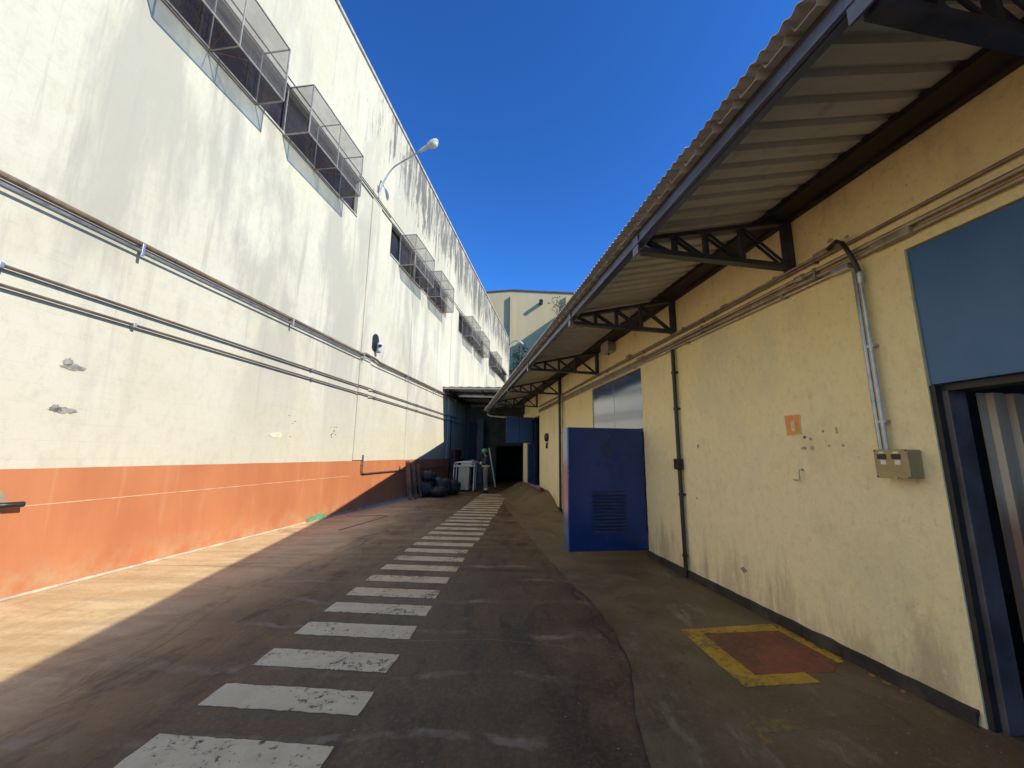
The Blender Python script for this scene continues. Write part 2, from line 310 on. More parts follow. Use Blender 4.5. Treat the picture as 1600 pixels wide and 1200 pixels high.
M['coping'] = simple('cement_coping', (0.40, 0.385, 0.34), 0.85, 0, 0.3, 4, 0.4, dirt=(0.10, 0.095, 0.085), dirt_amt=0.8)
M['mortar'] = simple('grey_mortar', (0.30, 0.27, 0.215), 0.9, 0, 0.25, 9, 0.6)
M['old_mortar'] = simple('old_grey_mortar', (0.25, 0.235, 0.20), 0.9, 0, 0.35, 12, 0.6)
M['faint_chip'] = simple('bare_plaster', (0.42, 0.36, 0.23), 0.9, 0, 0.3, 20, 0.5)
M['green_paint'] = simple('green_paint_patch', (0.13, 0.30, 0.16), 0.7, 0, 0.25, 6, 0.2)
M['beige'] = None
def m_beige():
    g = G('beige_render_far_warehouse'); p = g.pos(); x, y, z = g.xyz(p)
    n = g.noise(g.comb(g.mth('MULTIPLY', x, 0.5), 0.0, g.mth('MULTIPLY', z, 0.12)), 1.0, 7, 0.6)
    c = g.mix(g.ramp(n, 0.3, 0.7), (0.41, 0.335, 0.20), (0.46, 0.385, 0.245))
    n2 = g.noise(g.comb(x, 0.0, z), 0.35, 9, 0.72); c = g.mix(g.ramp(n2, 0.5, 0.7, 0, 0.35), c, (0.36, 0.31, 0.22))
    return g.fin(c, 0.9, g.bump(g.noise(p, 4, 6), 0.2, 0.02), spec=0.2)
M['beige'] = m_beige()
M['dark_render'] = simple('grimy_dark_render', (0.10, 0.088, 0.072), 0.9, 0, 0.4, 1.5, 0.4, dirt=(0.04, 0.035, 0.03), dirt_amt=0.6)
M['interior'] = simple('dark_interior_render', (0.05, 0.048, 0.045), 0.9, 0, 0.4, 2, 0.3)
M['meter'] = simple('khaki_enamel_box', (0.33, 0.28, 0.135), 0.45, 0, 0.12, 8, 0.1)
M['orange'] = None
def m_sheetdoor():
    g = G('grimy_galvanised_door_sheet'); p = g.co(); x, s_, h = g.xyz(p)
    n = g.noise(g.scale(p, 6, 1, 0.6), 1.5, 8, 0.7)
    c = g.mix(g.ramp(n, 0.3, 0.7), (0.50, 0.44, 0.33), (0.60, 0.54, 0.42))
    r = g.mth('ADD', h, g.mth('MULTIPLY', g.mth('SUBTRACT', n, 0.5), 0.6))
    c = g.mix(g.ramp(r, 1.05, 1.4, 0.85, 0), c, (0.23, 0.12, 0.085))
    return g.fin(c, 0.55, g.bump(n, 0.2, 0.01), 0.2)
M['sheetdoor'] = m_sheetdoor()
M['orange'] = simple('faded_orange_sign', (0.72, 0.30, 0.085), 0.55, 0, 0.15, 14, 0.1, dirt=(0.74, 0.50, 0.25), dirt_amt=0.5)
M['cream_sign'] = simple('cream_sign_print', (0.66, 0.58, 0.34), 0.6, 0, 0.15, 20, 0.1)
M['bag'] = None
def m_bag():
    g = G('black_bin_bag_plastic'); p = g.co()
    n = g.noise(p, 4, 6, 0.65, 1.5); c = g.mix(n, (0.012, 0.011, 0.012), (0.030, 0.028, 0.030))
    b = g.bump(g.noise(p, 9, 6, 0.7, 2.0), 0.9, 0.05)
    return g.fin(c, g.ramp(n, 0.3, 0.7, 0.22, 0.42), b)
M['bag'] = m_bag()
M['cream_card'] = simple('cream_board', (0.52, 0.45, 0.31), 0.7, 0, 0.15, 3, 0.2)
M['shirt'] = simple('navy_work_shirt', (0.035, 0.034, 0.062), 0.85, 0, 0.2, 8, 0.4, 0.01)
M['trousers'] = simple('grey_work_trousers', (0.17, 0.155, 0.145), 0.85, 0, 0.2, 8, 0.4, 0.01)
M['skin'] = simple('skin', (0.30, 0.165, 0.11), 0.55, 0, 0.1, 8, 0.1)
M['helmet'] = simple('green_hard_hat', (0.03, 0.36, 0.13), 0.25, 0, 0.05, 6, 0.02)
M['reflect'] = simple('pale_reflective_tape', (0.62, 0.66, 0.38), 0.4, 0, 0.1, 10, 0.05)
M['hair'] = simple('dark_hair', (0.02, 0.015, 0.012), 0.6, 0, 0.3, 20, 0.3)
M['wrap'] = simple('grey_plastic_wrap', (0.12, 0.115, 0.135), 0.35, 0, 0.35, 2.5, 0.8, 0.05)
M['leaf'] = None
def m_leaf():
    g = G('green_leaf'); p = g.co(); n = g.noise(p, 1.2, 4)
    return g.fin(g.mix(g.ramp(n, 0.35, 0.65), (0.035, 0.075, 0.018), (0.085, 0.14, 0.035)), 0.6)
M['leaf'] = m_leaf()
M['bark'] = simple('bark', (0.11, 0.085, 0.06), 0.9, 0, 0.4, 8, 0.7, 0.02)
M['red_box'] = simple('dark_red_metal', (0.17, 0.035, 0.03), 0.5, 0, 0.2, 5, 0.1)
M['paper'] = simple('white_paper', (0.7, 0.69, 0.66), 0.7, 0, 0.05, 10, 0.02)

# ------------------------------------------------------------------ frames of the two walls
class Fr:
    def __init__(f, ang, off, side):
        a = R(ang); f.d = Vector((math.sin(a), math.cos(a), 0)); f.n = Vector((math.cos(a), -math.sin(a), 0)) * side
        f.p = f.n * off; f.rot = -a; f.sg = side
    def W(f, s, o, h): return f.p + f.d * s + f.n * o + Vector((0, 0, h))
    def loc(f, s, o, h): return Vector((o * f.sg, s, h))     # local x = outwards (mirrored on the right), y = along, z = up
FL = Fr(8.0, -5.67, 1)
FR = Fr(-8.6, -3.045, -1)
class Fw(Fr):
    def __init__(f): f.d = Vector((0, 1, 0)); f.n = Vector((1, 0, 0)); f.p = Vector((0, 0, 0)); f.rot = 0; f.sg = 1
FW = Fw()        # plain world: s = y, o = x

def tag(o, label=None, cat=None, group=None, kind=None):
    if label: o['label'] = label
    if cat: o['category'] = cat
    if group: o['group'] = group
    if kind: o['kind'] = kind
    return o
class Thing:
    def __init__(t, name, fr, base, label=None, cat=None, group=None, kind=None):
        t.e = bpy.data.objects.new(name, None); C.objects.link(t.e)
        t.e.empty_display_size = 0.1
        t.fr = fr; t.base = Vector(base)          # (s, o, h)
        t.e.location = fr.W(*base); t.e.rotation_euler = (0, 0, fr.rot)
        tag(t.e, label, cat, group, kind)

class MB:
    """mesh builder in (s, o, h) coordinates of a wall frame"""
    def __init__(b): b.v = []; b.f = []; b.smooth = False
    def add(b, vs, fs):
        k = len(b.v); b.v += [Vector(q) for q in vs]; b.f += [tuple(i + k for i in f) for f in fs]; return b
    def box(b, s0, s1, o0, o1, h0, h1):
        return b.add([(s0, o0, h0), (s1, o0, h0), (s1, o1, h0), (s0, o1, h0), (s0, o0, h1), (s1, o0, h1), (s1, o1, h1), (s0, o1, h1)],
                     [(0, 3, 2, 1), (4, 5, 6, 7), (0, 1, 5, 4), (1, 2, 6, 5), (2, 3, 7, 6), (3, 0, 4, 7)])
    def hexa(b, pts):
        return b.add(pts, [(0, 3, 2, 1), (4, 5, 6, 7), (0, 1, 5, 4), (1, 2, 6, 5), (2, 3, 7, 6), (3, 0, 4, 7)])
    def bar(b, p, q, wdt, hgt, upv=(0, 0, 1)):
        p = Vector(p); q = Vector(q); d = (q - p).normalized(); u = Vector(upv)
        if abs(d.dot(u)) > 0.98: u = Vector((1, 0, 0))
        x = d.cross(u).normalized(); y = x.cross(d)
        x *= wdt / 2; y *= hgt / 2
        return b.hexa([p - x - y, p + x - y, q + x - y, q - x - y, p - x + y, p + x + y, q + x + y, q - x + y])
    def tube(b, pts, r, seg=8, cap=True):
        pts = [Vector(q) for q in pts]; n = len(pts); rr = r if isinstance(r, (list, tuple)) else [r] * n
        k = len(b.v); u = None
        for i, q in enumerate(pts):
            d = (pts[min(i + 1, n - 1)] - pts[max(i - 1, 0)]).normalized()
            if u is None:
                u = Vector((0, 0, 1)) if abs(d.z) < 0.9 else Vector((1, 0, 0))
            x = d.cross(u).normalized(); y = x.cross(d).normalized(); u = y
            for j in range(seg):
                a = 2 * math.pi * j / seg; b.v.append(q + x * math.cos(a) * rr[i] + y * math.sin(a) * rr[i])
        for i in range(n - 1):
            for j in range(seg):
                a = k + i * seg + j; c = k + i * seg + (j + 1) % seg
                b.f.append((a, c, c + seg, a + seg))
        if cap:
            b.f.append(tuple(k + j for j in reversed(range(seg)))); b.f.append(tuple(k + (n - 1) * seg + j for j in range(seg)))
        b.smooth = True
        return b
    def cyl(b, p, q, r, seg=12): return b.tube([p, q], r, seg)
    def poly(b, pts, h0, h1):      # vertical prism from (s, o) outline
        n = len(pts); vs = [(s, o, h0) for s, o in pts] + [(s, o, h1) for s, o in pts]
        return b.add(vs, [tuple(reversed(range(n))), tuple(range(n, 2 * n))] + [(i, (i + 1) % n, n + (i + 1) % n, n + i) for i in range(n)])
    def plate(b, pts, o0, o1):     # outline in (s, h), extruded outwards
        n = len(pts); vs = [(s, o0, h) for s, h in pts] + [(s, o1, h) for s, h in pts]
        return b.add(vs, [tuple(range(n)), tuple(reversed(range(n, 2 * n)))] + [(i, n + i, n + (i + 1) % n, (i + 1) % n) for i in range(n)])
    def build(b, name, mat, parent, fr=None, base=None, bevel=0.0, label=None, cat=None, group=None, kind=None, recalc=True, auto=35):
        """parent: Thing, object or None"""
        if isinstance(parent, Thing): fr = parent.fr; base = parent.base; par = parent.e
        else: par = parent
        base = Vector(base)
        me = bpy.data.meshes.new(name)
        me.from_pydata([fr.loc(*(q - base)) for q in b.v], [], b.f)
        if recalc:
            bm = bmesh.new(); bm.from_mesh(me); bmesh.ops.recalc_face_normals(bm, faces=bm.faces); bm.to_mesh(me); bm.free()
        me.materials.append(mat if not isinstance(mat, str) else M[mat])
        o = bpy.data.objects.new(name, me); C.objects.link(o)
        if par: o.parent = par
        else: o.location = fr.W(*base); o.rotation_euler = (0, 0, fr.rot)
        if b.smooth:
            for pl in me.polygons: pl.use_smooth = True
            try: me.set_sharp_from_angle(angle=R(auto))
            except Exception: pass
        if bevel:
            md = o.modifiers.new('bevel', 'BEVEL'); md.width = bevel; md.segments = 2; md.limit_method = 'ANGLE'; md.angle_limit = R(40)
        o['_fr'] = 0; del o['_fr']
        tag(o, label, cat, group, kind)
        return o
def sub(b, name, mat, part, th, **kw):
    """sub-part: same thing coordinates, parented to the part object (which sits at the thing's origin)"""
    o = b.build(name, mat, part, fr=th.fr, base=th.base, **kw); return o

def wall_mesh(s0, s1, h0, h1, t, holes):
    """wall slab between o = -t and o = 0 with rectangular holes (sa, sb, ha, hb)"""
    b = MB()
    S = sorted(set([s0, s1] + [v for q in holes for v in q[:2]])); H = sorted(set([h0, h1] + [v for q in holes for v in q[2:]]))
    S = [v for v in S if s0 <= v <= s1]; H = [v for v in H if h0 <= v <= h1]
    def inhole(a, c): return any(q[0] < a < q[1] and q[2] < c < q[3] for q in holes)
    idx = {}
    def V(s, o, h):
        k = (round(s, 4), o, round(h, 4))
        if k not in idx: idx[k] = len(b.v); b.v.append(Vector((s, o, h)))
        return idx[k]
    solid = [[not inhole((S[i] + S[i + 1]) / 2, (H[j] + H[j + 1]) / 2) for j in range(len(H) - 1)] for i in range(len(S) - 1)]
    ni, nj = len(S) - 1, len(H) - 1
    for i in range(ni):
        for j in range(nj):
            if not solid[i][j]: continue
            a, c, d, e = S[i], S[i + 1], H[j], H[j + 1]
            b.f.append((V(a, 0, d), V(c, 0, d), V(c, 0, e), V(a, 0, e)))
            b.f.append((V(a, -t, d), V(a, -t, e), V(c, -t, e), V(c, -t, d)))
            if i == 0 or not solid[i - 1][j]: b.f.append((V(a, 0, d), V(a, 0, e), V(a, -t, e), V(a, -t, d)))
            if i == ni - 1 or not solid[i + 1][j]: b.f.append((V(c, 0, d), V(c, -t, d), V(c, -t, e), V(c, 0, e)))
            if j == 0 or not solid[i][j - 1]: b.f.append((V(a, 0, d), V(a, -t, d), V(c, -t, d), V(c, 0, d)))
            if j == nj - 1 or not solid[i][j + 1]: b.f.append((V(a, 0, e), V(c, 0, e), V(c, -t, e), V(a, -t, e)))
    return b

# ================================================================== GROUND
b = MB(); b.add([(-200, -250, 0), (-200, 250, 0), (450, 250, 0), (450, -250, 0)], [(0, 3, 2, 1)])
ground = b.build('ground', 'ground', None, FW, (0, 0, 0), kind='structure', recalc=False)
# concrete apron along the yellow building, with a ragged joint
jl = [(0.52, -3.0), (0.60, 0.5), (0.70, 2.25), (0.72, 2.48), (0.80, 2.85), (0.86, 3.14), (0.89, 3.41), (0.90, 3.82), (0.87, 4.34), (0.80, 4.75), (0.74, 4.98), (0.69, 5.25), (0.55, 6.3), (0.30, 8.5), (0.06, 10.6), (-0.15, 12.5), (-0.25, 14.0), (-0.1, 15.0)]
jp = []
for (x0, y0), (x1, y1) in zip(jl, jl[1:]):
    n = max(1, int(math.hypot(x1 - x0, y1 - y0) / 0.09))
    for k in range(n):
        t = k / n; y = y0 + (y1 - y0) * t
        jp.append((x0 + (x1 - x0) * t + 0.022 * (noise.noise(Vector((y * 5, 1.3, 0)))) + 0.008 * noise.noise(Vector((y * 23, 4, 0))), y))
jp.append(jl[-1])
def right_x(y):   # x of the yellow wall's foot
    s = (y - FR.p.y) / FR.d.y
    return FR.p.x + FR.d.x * s
b = MB(); n = len(jp)
b.v = [Vector((y, x, 0.006)) for x, y in jp] + [Vector((y, right_x(y) + 0.06, 0.006)) for x, y in jp] + [Vector((y, x, -0.02)) for x, y in jp]
b.f = [(i, i + 1, n + i + 1, n + i) for i in range(n - 1)] + [(i, 2 * n + i, 2 * n + i + 1, i + 1) for i in range(n - 1)]
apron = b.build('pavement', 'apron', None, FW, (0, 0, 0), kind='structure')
b = MB()
for i in range(n - 1):
    (xa, ya), (xb, yb) = jp[i], jp[i + 1]
    if ya < 0.5 or ya > 6.0: continue
    wa = 0.003 + 0.014 * abs(noise.noise(Vector((ya * 3, 0, 5)))); wb = 0.003 + 0.014 * abs(noise.noise(Vector((yb * 3, 0, 5))))
    b.add([(ya, xa - wa, 0.009), (yb, xb - wb, 0.009), (yb, xb + wb * .4, 0.0095), (ya, xa + wa * .4, 0.0095)], [(0, 1, 2, 3)])
b.build('crack', 'kerb_dark', apron, FW, (0, 0, 0), recalc=False)
# thin cross cracks and slab joints in the yard
def ribbon(pts, wd, mat, name, parent, z):
    b = MB(); q = []
    for (x0, y0), (x1, y1) in zip(pts, pts[1:]):
        m = max(1, int(math.hypot(x1 - x0, y1 - y0) / 0.12))
        for k in range(m):
            t = k / m; x = x0 + (x1 - x0) * t; y = y0 + (y1 - y0) * t
            q.append((x + 0.02 * noise.noise(Vector((x * 4, y * 4, 1))), y + 0.02 * noise.noise(Vector((x * 4, y * 4, 9)))))
    q.append(pts[-1])
    for i in range(len(q) - 1):
        (xa, ya), (xb, yb) = q[i], q[i + 1]; d = Vector((xb - xa, yb - ya)).normalized() * wd * (0.5 + abs(noise.noise(Vector((xa * 3, ya * 3, 2)))))
        b.add([(ya + d.x, xa - d.y, z), (yb + d.x, xb - d.y, z), (yb - d.x, xb + d.y, z), (ya - d.x, xa + d.y, z)], [(0, 1, 2, 3)])
    return b.build(name, mat, parent, FW, (0, 0, 0), recalc=False)
ribbon([(-5.2, 5.7), (-2.0, 5.68), (0.66, 5.6)], 0.005, 'black', 'joint', ground, 0.002)
ribbon([(-4.0, 10.6), (-1.4, 10.5), (0.05, 10.6)], 0.006, 'black', 'joint', ground, 0.004)
ribbon([(0.88, 3.5), (0.75, 3.9), (0.80, 4.3), (0.70, 4.7), (0.74, 4.95)], 0.004, 'kerb_dark', 'crack', ground, 0.004)
ribbon([(0.70, 5.15), (0.78, 4.9), (0.72, 4.75), (0.80, 4.6), (0.77, 4.45), (0.82, 4.3)], 0.003, 'mortar', 'crack', ground, 0.004)
ribbon([(-1.0, 3.55), (-0.2, 3.62), (0.4, 3.5), (0.88, 3.3)], 0.0018, 'mortar', 'crack', ground, 0.004)
ribbon([(-0.6, 5.62), (0.0, 5.5), (0.62, 5.35)], 0.002, 'mortar', 'crack', ground, 0.0045)
ribbon([(-1.75, 5.75), (-1.62, 6.35)], 0.004, 'black', 'crack', ground, 0.004)
# zebra walkway: each stripe its own sheet of paint
zd = Vector((math.sin(R(3.1)), math.cos(R(3.1)))); zr = Vector((math.cos(R(4.7)), -math.sin(R(4.7))))
for k in range(31):
    y = 1.50 + 0.4855 * k
    org = Vector((-1.905, 1.98)) + zd * (0.4855 * (k - 1))
    wd = 1.00 + (0.02 * rnd.uniform(-1, 1)); dp = 0.245 * rnd.uniform(0.94, 1.04)
    if k > 12: wd += 0.04
    jit = rnd.uniform(-0.012, 0.012)
    p0 = org + zd * jit; p1 = p0 + zr * wd; p2 = p1 - zd * dp; p3 = p0 - zd * dp
    z = 0.004
    # uneven outline
    out = []
    for a, c in ((p0, p1), (p1, p2), (p2, p3), (p3, p0)):
        m = 40 if (a - c).length > 0.5 else 10
        for q in range(m):
            t = q / m; v = a + (c - a) * t
            out.append(Vector((v.y + 0.010 * noise.noise(Vector((v.x * 16, v.y * 16, k))), v.x + 0.010 * noise.noise(Vector((v.x * 9, v.y * 9, k + 50))), z)))
    b = MB(); m = len(out); b.add(out + [Vector((q.x, q.y, -.004)) for q in out], [tuple(range(m))] + [(i, m + i, m + (i + 1) % m, (i + 1) % m) for i in range(m)])
    ob = b.build('stripe', 'white_paint' if k < 7 else ('dusty_paint'), ground, FW, (0, 0, 0))
    if ob.data.polygons[0].normal.z < 0: ob.data.flip_normals()
def sheet(pts, z, name, mat, parent):
    out = []
    for i, (x, y) in enumerate(pts):
        x1, y1 = pts[(i + 1) % len(pts)]
        m = max(2, int(math.hypot(x1 - x, y1 - y) / 0.05))
        for q in range(m):
            t = q / m; X = x + (x1 - x) * t; Y = y + (y1 - y) * t
            out.append((Y + 0.008 * noise.noise(Vector((X * 12, Y * 12, 3))), X + 0.008 * noise.noise(Vector((X * 12, Y * 12, 8))), z))
    b = MB(); m = len(out); b.add(out + [(q[0], q[1], z - .006) for q in out], [tuple(range(m))] + [(i, m + i, m + (i + 1) % m, (i + 1) % m) for i in range(m)]); o = b.build(name, mat, parent, FW, (0, 0, 0))
    if o.data.polygons[0].normal.z < 0: o.data.flip_normals()
    return o
# fire-point marking: yellow frame round a red square
ya = [(1.50, 3.83), (2.40, 3.97), (2.36, 3.83), (1.66, 3.75)]
sheet(ya, 0.010, 'yellow_line', 'yellow_paint', apron)
sheet([(1.50, 3.83), (1.66, 3.75), (1.71, 3.09), (1.56, 2.95)], 0.0115, 'yellow_line', 'yellow_paint', apron)
sheet([(1.56, 2.95), (1.71, 3.09), (2.09, 3.135), (2.11, 3.01)], 0.010, 'yellow_line', 'yellow_paint', apron)
sheet([(2.36, 3.83), (2.42, 3.92), (2.50, 3.30), (2.44, 3.28)], 0.0095, 'yellow_line', 'yellow_paint', apron)
sheet([(1.66, 3.75), (2.36, 3.83), (2.44, 3.28), (2.30, 3.15), (1.71, 3.09)], 0.0078, 'red_square', 'red_paint', apron)
sheet([(1.33, 2.60), (1.36, 2.50), (2.12, 2.58), (2.14, 2.68)], 0.0072, 'yellow_line', 'faded_yellow', apron)
sheet([(1.33, 2.60), (1.42, 2.55), (1.49, 2.05), (1.40, 2.0)], 0.0078, 'yellow_line', 'faded_yellow', apron)
# faint yellow box by the orange wall
sheet([(-3.42, 8.3), (-3.36, 8.3), (-2.96, 10.24), (-3.03, 10.24)], 0.0014, 'yellow_line', 'faded_yellow', ground)
sheet([(-3.03, 10.30), (-3.03, 10.20), (-4.0, 10.08), (-4.0, 10.16)], 0.0022, 'yellow_line', 'faded_yellow', ground)
# paint crumbs and grit
def chips(name, mat, n, xr, yr, smin, smax, z, seed, label, cat):
    r = random.Random(seed); b = MB()
    for _ in range(n):
        x = r.uniform(*xr); y = r.uniform(*yr); s = r.uniform(smin, smax) * (0.5 + r.random()); a = r.uniform(0, 6.28)
        if x > right_x(y) - 0.12: continue
        c, q = math.cos(a), math.sin(a); hh = s * 0.35
        pts = [(y + s * q * 0 + s * math.cos(a + t) * r.uniform(.6, 1), x + s * math.sin(a + t) * r.uniform(.6, 1)) for t in (0, 1.6, 3.1, 4.7)]
        k = len(b.v); b.v += [Vector((p[0], p[1], z)) for p in pts] + [Vector((y, x, z + hh))]
        b.f += [(k + i, k + (i + 1) % 4, k + 4) for i in range(4)]
    return b.build(name, mat, None, FW, (0, 0, 0), label=label, cat=cat, kind='stuff')
chips('paint_flakes', 'mortar', 150, (1.5, 2.7), (1.9, 3.0), 0.002, 0.005, 0.006, 3, 'pale paint flakes scattered below the yellow wall', 'flakes')
chips('grit', 'mortar', 700, (-4.5, 2.4), (1.2, 9.0), 0.002, 0.006, 0.004, 5, 'small grey grit scattered over the concrete yard', 'grit')

# ================================================================== LEFT WAREHOUSE
LB = Thing('warehouse', FL, (0, 0, 0), 'tall streaked white block warehouse with orange base along the left', 'building')
S0, S1, HT = -14.0, 37.7, 12.75
wins = [(2.7, 9.33), (11.42, 17.6), (19.75, 26.2), (27.95, 36.6)]
WB, WT = 7.93, 8.97
wall = wall_mesh(S0, S1, 0.0, HT, 0.3, [(a, c, WB, WT) for a, c in wins]).build('wall', 'lwall', LB)
MB().box(S0, S1, -0.42, 0.05, HT, HT + 0.10).build('coping', 'coping', LB, bevel=0.015)
MB().box(S0, S1, -14, -0.36, 11.9, 12.0).build('roof', 'coping', LB)
MB().box(S1 - 0.3, S1 - 0.02, -14, -0.31, 0, 12.7).build('side_wall', 'lwall', LB)
MB().box(S0 + .02, S0 + 0.3, -14, -0.31, 0, 12.7).build('side_wall', 'lwall', LB)
MB().box(S0, S1, -14.3, -14.0, 0, 12.7).build('back_wall', 'lwall', LB)
# orange paint skin with a slightly wavy top edge
b = MB(); N = 150; sa, sb = S0, 24.0
for i in range(N + 1):
    s = sa + (sb - sa) * i / N; h = 1.305 + 0.006 * noise.noise(Vector((s * 1.7, 0, 0)))
    b.v += [Vector((s, 0.006, 0.0)), Vector((s, 0.006, h)), Vector((s, -0.01, h))]
for i in range(N): k = 3 * i; b.f += [(k, k + 3, k + 4, k + 1), (k + 1, k + 4, k + 5, k + 2)]
b.build('painted_base', 'band', LB)
MB().box(S0, 10.0, 0.004, 0.010, 0.912, 0.924).build('dado_bead', simple('pale_scuffed_orange', (0.56, 0.34, 0.21), 0.6), LB, bevel=0.003)
MB().box(S0, 24.0, 0.0, 0.030, 0.0, 0.032).build('skirting', simple('dusty_pink_mortar', (0.50, 0.39, 0.29), 0.9, 0, 0.3, 4), LB, bevel=0.01)
for s in (10.08, 13.5, 18.45, 27.25):
    wdt = 0.55 if s != 13.5 else 0.03
    MB().box(s, s + wdt, -0.05, 0.035 if s != 13.5 else 0.02, 1.32, WT + 0.35).build('pilaster', 'lwall', LB, bevel=0.008)
MB().box(S0, S1, -0.05, 0.05, WT + 0.03, WT + 0.09).build('lintel_ledge', 'lwall', LB, bevel=0.01)
b = MB(); b.plate([(8.35, 0.02), (9.0, 0.03), (9.05, 0.11), (8.75, 0.13), (8.4, 0.09)], 0.0, 0.042).build('green_patch', 'green_paint', LB)
def blob(b, s, h, rs, rh, seed, o1=0.012, n=18):
    r = random.Random(seed)
    b.plate([(s + rs * math.cos(2 * math.pi * i / n) * r.uniform(.7, 1.1), h + rh * math.sin(2 * math.pi * i / n) * r.uniform(.6, 1.15)) for i in range(n)], -0.005, o1); return b
for s, h, rs, rh, sd in ((3.79, 2.45, 0.13, 0.04, 1), (3.73, 2.50, 0.05, 0.05, 2), (3.78, 1.95, 0.14, 0.035, 3), (3.71, 1.96, 0.06, 0.045, 4)):
    blob(MB(), s, h, rs, rh, sd, 0.006, 34).build('mortar_patch', 'old_mortar', LB)
blob(MB(), 7.2, 1.84, 0.2, 0.07, 8, 0.006, 6).build('paint_patch', simple('yellowed_paint', (0.62, 0.55, 0.36), 0.8), LB)
for k in range(12):
    blob(MB(), 9.12 + rnd.uniform(-.13, .13), 2.01 + rnd.uniform(-.13, .13), 0.014, 0.014, 20 + k, 0.006, 7).build('plug_hole', 'black', LB)
for s, h in ((7.6, 1.83), (7.63, 2.1), (7.5, 2.25), (7.7, 2.15)):
    blob(MB(), s, h, 0.03, 0.012, int(s * 100), 0.006, 8).build('mortar_patch', 'old_mortar', LB)
# window strips, glazed in dark panes
for a, c in wins:
    n = max(2, round((c - a) / 0.93)); f = MB(); o0, o1 = -0.16, -0.10; t = 0.035
    f.box(a, c, o0, o1, WB, WB + t); f.box(a, c, o0, o1, WT - t, WT); st = (c - a) / n
    for i in range(n + 1):
        s = min(max(a + i * st, a + t / 2), c - t / 2); f.box(s - t / 2, s + t / 2, o0 + .002, o1 - .002, WB + t, WT - t)
    wn = f.build('window', 'black_steel', LB)
    for i in range(n):
        sub(MB().box(a + i * st + t / 2, a + (i + 1) * st - t / 2, -0.135, -0.127, WB + t, WT - t), 'pane', 'glass', wn, LB)
    sub(MB().box(a, c, -0.12, 0.03, WB - 0.04, WB + 0.0), 'sill', 'coping', wn, LB, bevel=0.008)
# ---- mesh cages over the windows
def cage(sa, sb, label, mids, depth=0.58):
    h0, h1 = 7.86, 8.98; t = 0.021
    T = Thing('window_cage', FL, (sa, 0.0, h0), label, 'cage', 'wire mesh cages on the white wall windows')
    fb = MB(); pts = [(sa, sb)]
    for h in (h0, h1):
        fb.bar((sa, depth, h), (sb, depth, h), t, t); fb.bar((sa, 0.012, h), (sb, 0.012, h), t, t)
    for s in [sa, sb] + mids:
        hh = t if s in (sa, sb) else t * 0.8
        for h in (h0, h1): fb.bar((s, 0.012, h), (s, depth, h), hh, hh)
        fb.bar((s, depth, h0), (s, depth, h1), hh, hh, (0, 1, 0)); fb.bar((s, 0.012, h0), (s, 0.012, h1), hh, hh, (0, 1, 0))
    fb.build('frame', 'cage', T)
    for m in mids: MB().bar((m, 0.02, h0), (m + 0.25, depth, h0), .009, .009).bar((m, 0.02, h0), (m - 0.25, depth, h0), .009, .009).build('brace', 'rust', T)
    e = 0.004
    def pan(q, mt='screen'): MB().add(q, [(0, 1, 2, 3)]).build('mesh_panel', mt, T, recalc=False)
    ss = [sa] + mids + [sb]
    for x0, x1 in zip(ss, ss[1:]):
        pan([(x0, depth - e, h0), (x1, depth - e, h0), (x1, depth - e, h1), (x0, depth - e, h1)])
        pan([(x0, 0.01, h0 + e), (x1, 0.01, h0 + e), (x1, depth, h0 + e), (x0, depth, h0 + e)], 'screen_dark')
        pan([(x0, 0.01, h1 - e), (x1, 0.01, h1 - e), (x1, depth, h1 - e), (x0, depth, h1 - e)])
    for s in (sa + e, sb - e): pan([(s, 0.01, h0), (s, depth, h0), (s, depth, h1), (s, 0.01, h1)])
cage(3.66, 5.68, 'wire mesh window cage cut by the top edge of the photo, nearest the camera', [4.67])
cage(6.41, 8.44, 'wire mesh window cage just left of the wall lamp', [7.42])
cage(12.13, 14.05, 'wire mesh window cage just right of and below the wall lamp', [13.1])
cage(14.93, 16.8, 'fourth wire mesh window cage from the camera', [15.9])
cage(20.45, 22.5, 'fifth wire mesh window cage from the camera', [21.5])
cage(23.2, 25.4, 'pale open-looking sixth window cage from the camera', [24.3])
cage(28.15, 30.3, 'farthest brownish window cage near the end of white wall', [29.2])
# ---- pipes on the white wall
def clamp(T, s, o, h, hh, mat='zinc'):
    MB().box(s - 0.018, s + 0.018, 0.0, o + 0.02, h - hh * .2, h - hh * .2 + 0.025).box(s - 0.018, s + 0.018, o - 0.004, o + 0.022, h - hh, h).build('bracket', mat, T, bevel=0.004)
T = Thing('pipe', FL, (-6, 0, 4.24), 'thick brown pipe, topmost of those on the white wall', 'pipe', 'pipes along the white wall')
pts = [(-6, .075, 4.27), (4, .075, 4.215), (10.0, .075, 4.20), (10.25, .075, 4.26), (10.9, .075, 4.24), (11.1, .075, 4.2), (19, .075, 4.25), (23, .075, 4.25)]
MB().tube(pts, 0.036, 10).build('tube', 'brown_pipe', T)
T = Thing('pipe', FL, (-6, 0, 4.15), 'thin pale pipe clipped just under the thick brown pipe', 'pipe', 'pipes along the white wall')
MB().tube([(-6, .085, 4.17), (4, .085, 4.125), (10, .085, 4.11), (10.3, .1, 4.13), (11, .085, 4.1), (23, .085, 4.15)], 0.016, 8).build('tube', 'zinc', T)
for s in (-2, 1.2, 4.2, 7.18, 10.1, 13.2, 16.2, 19.3): clamp(T, s, .10, 4.22, 0.17)
T = Thing('pipe', FL, (-6, 0, 3.33), 'upper of the two dark conduits below the brown pipe', 'pipe', 'pipes along the white wall')
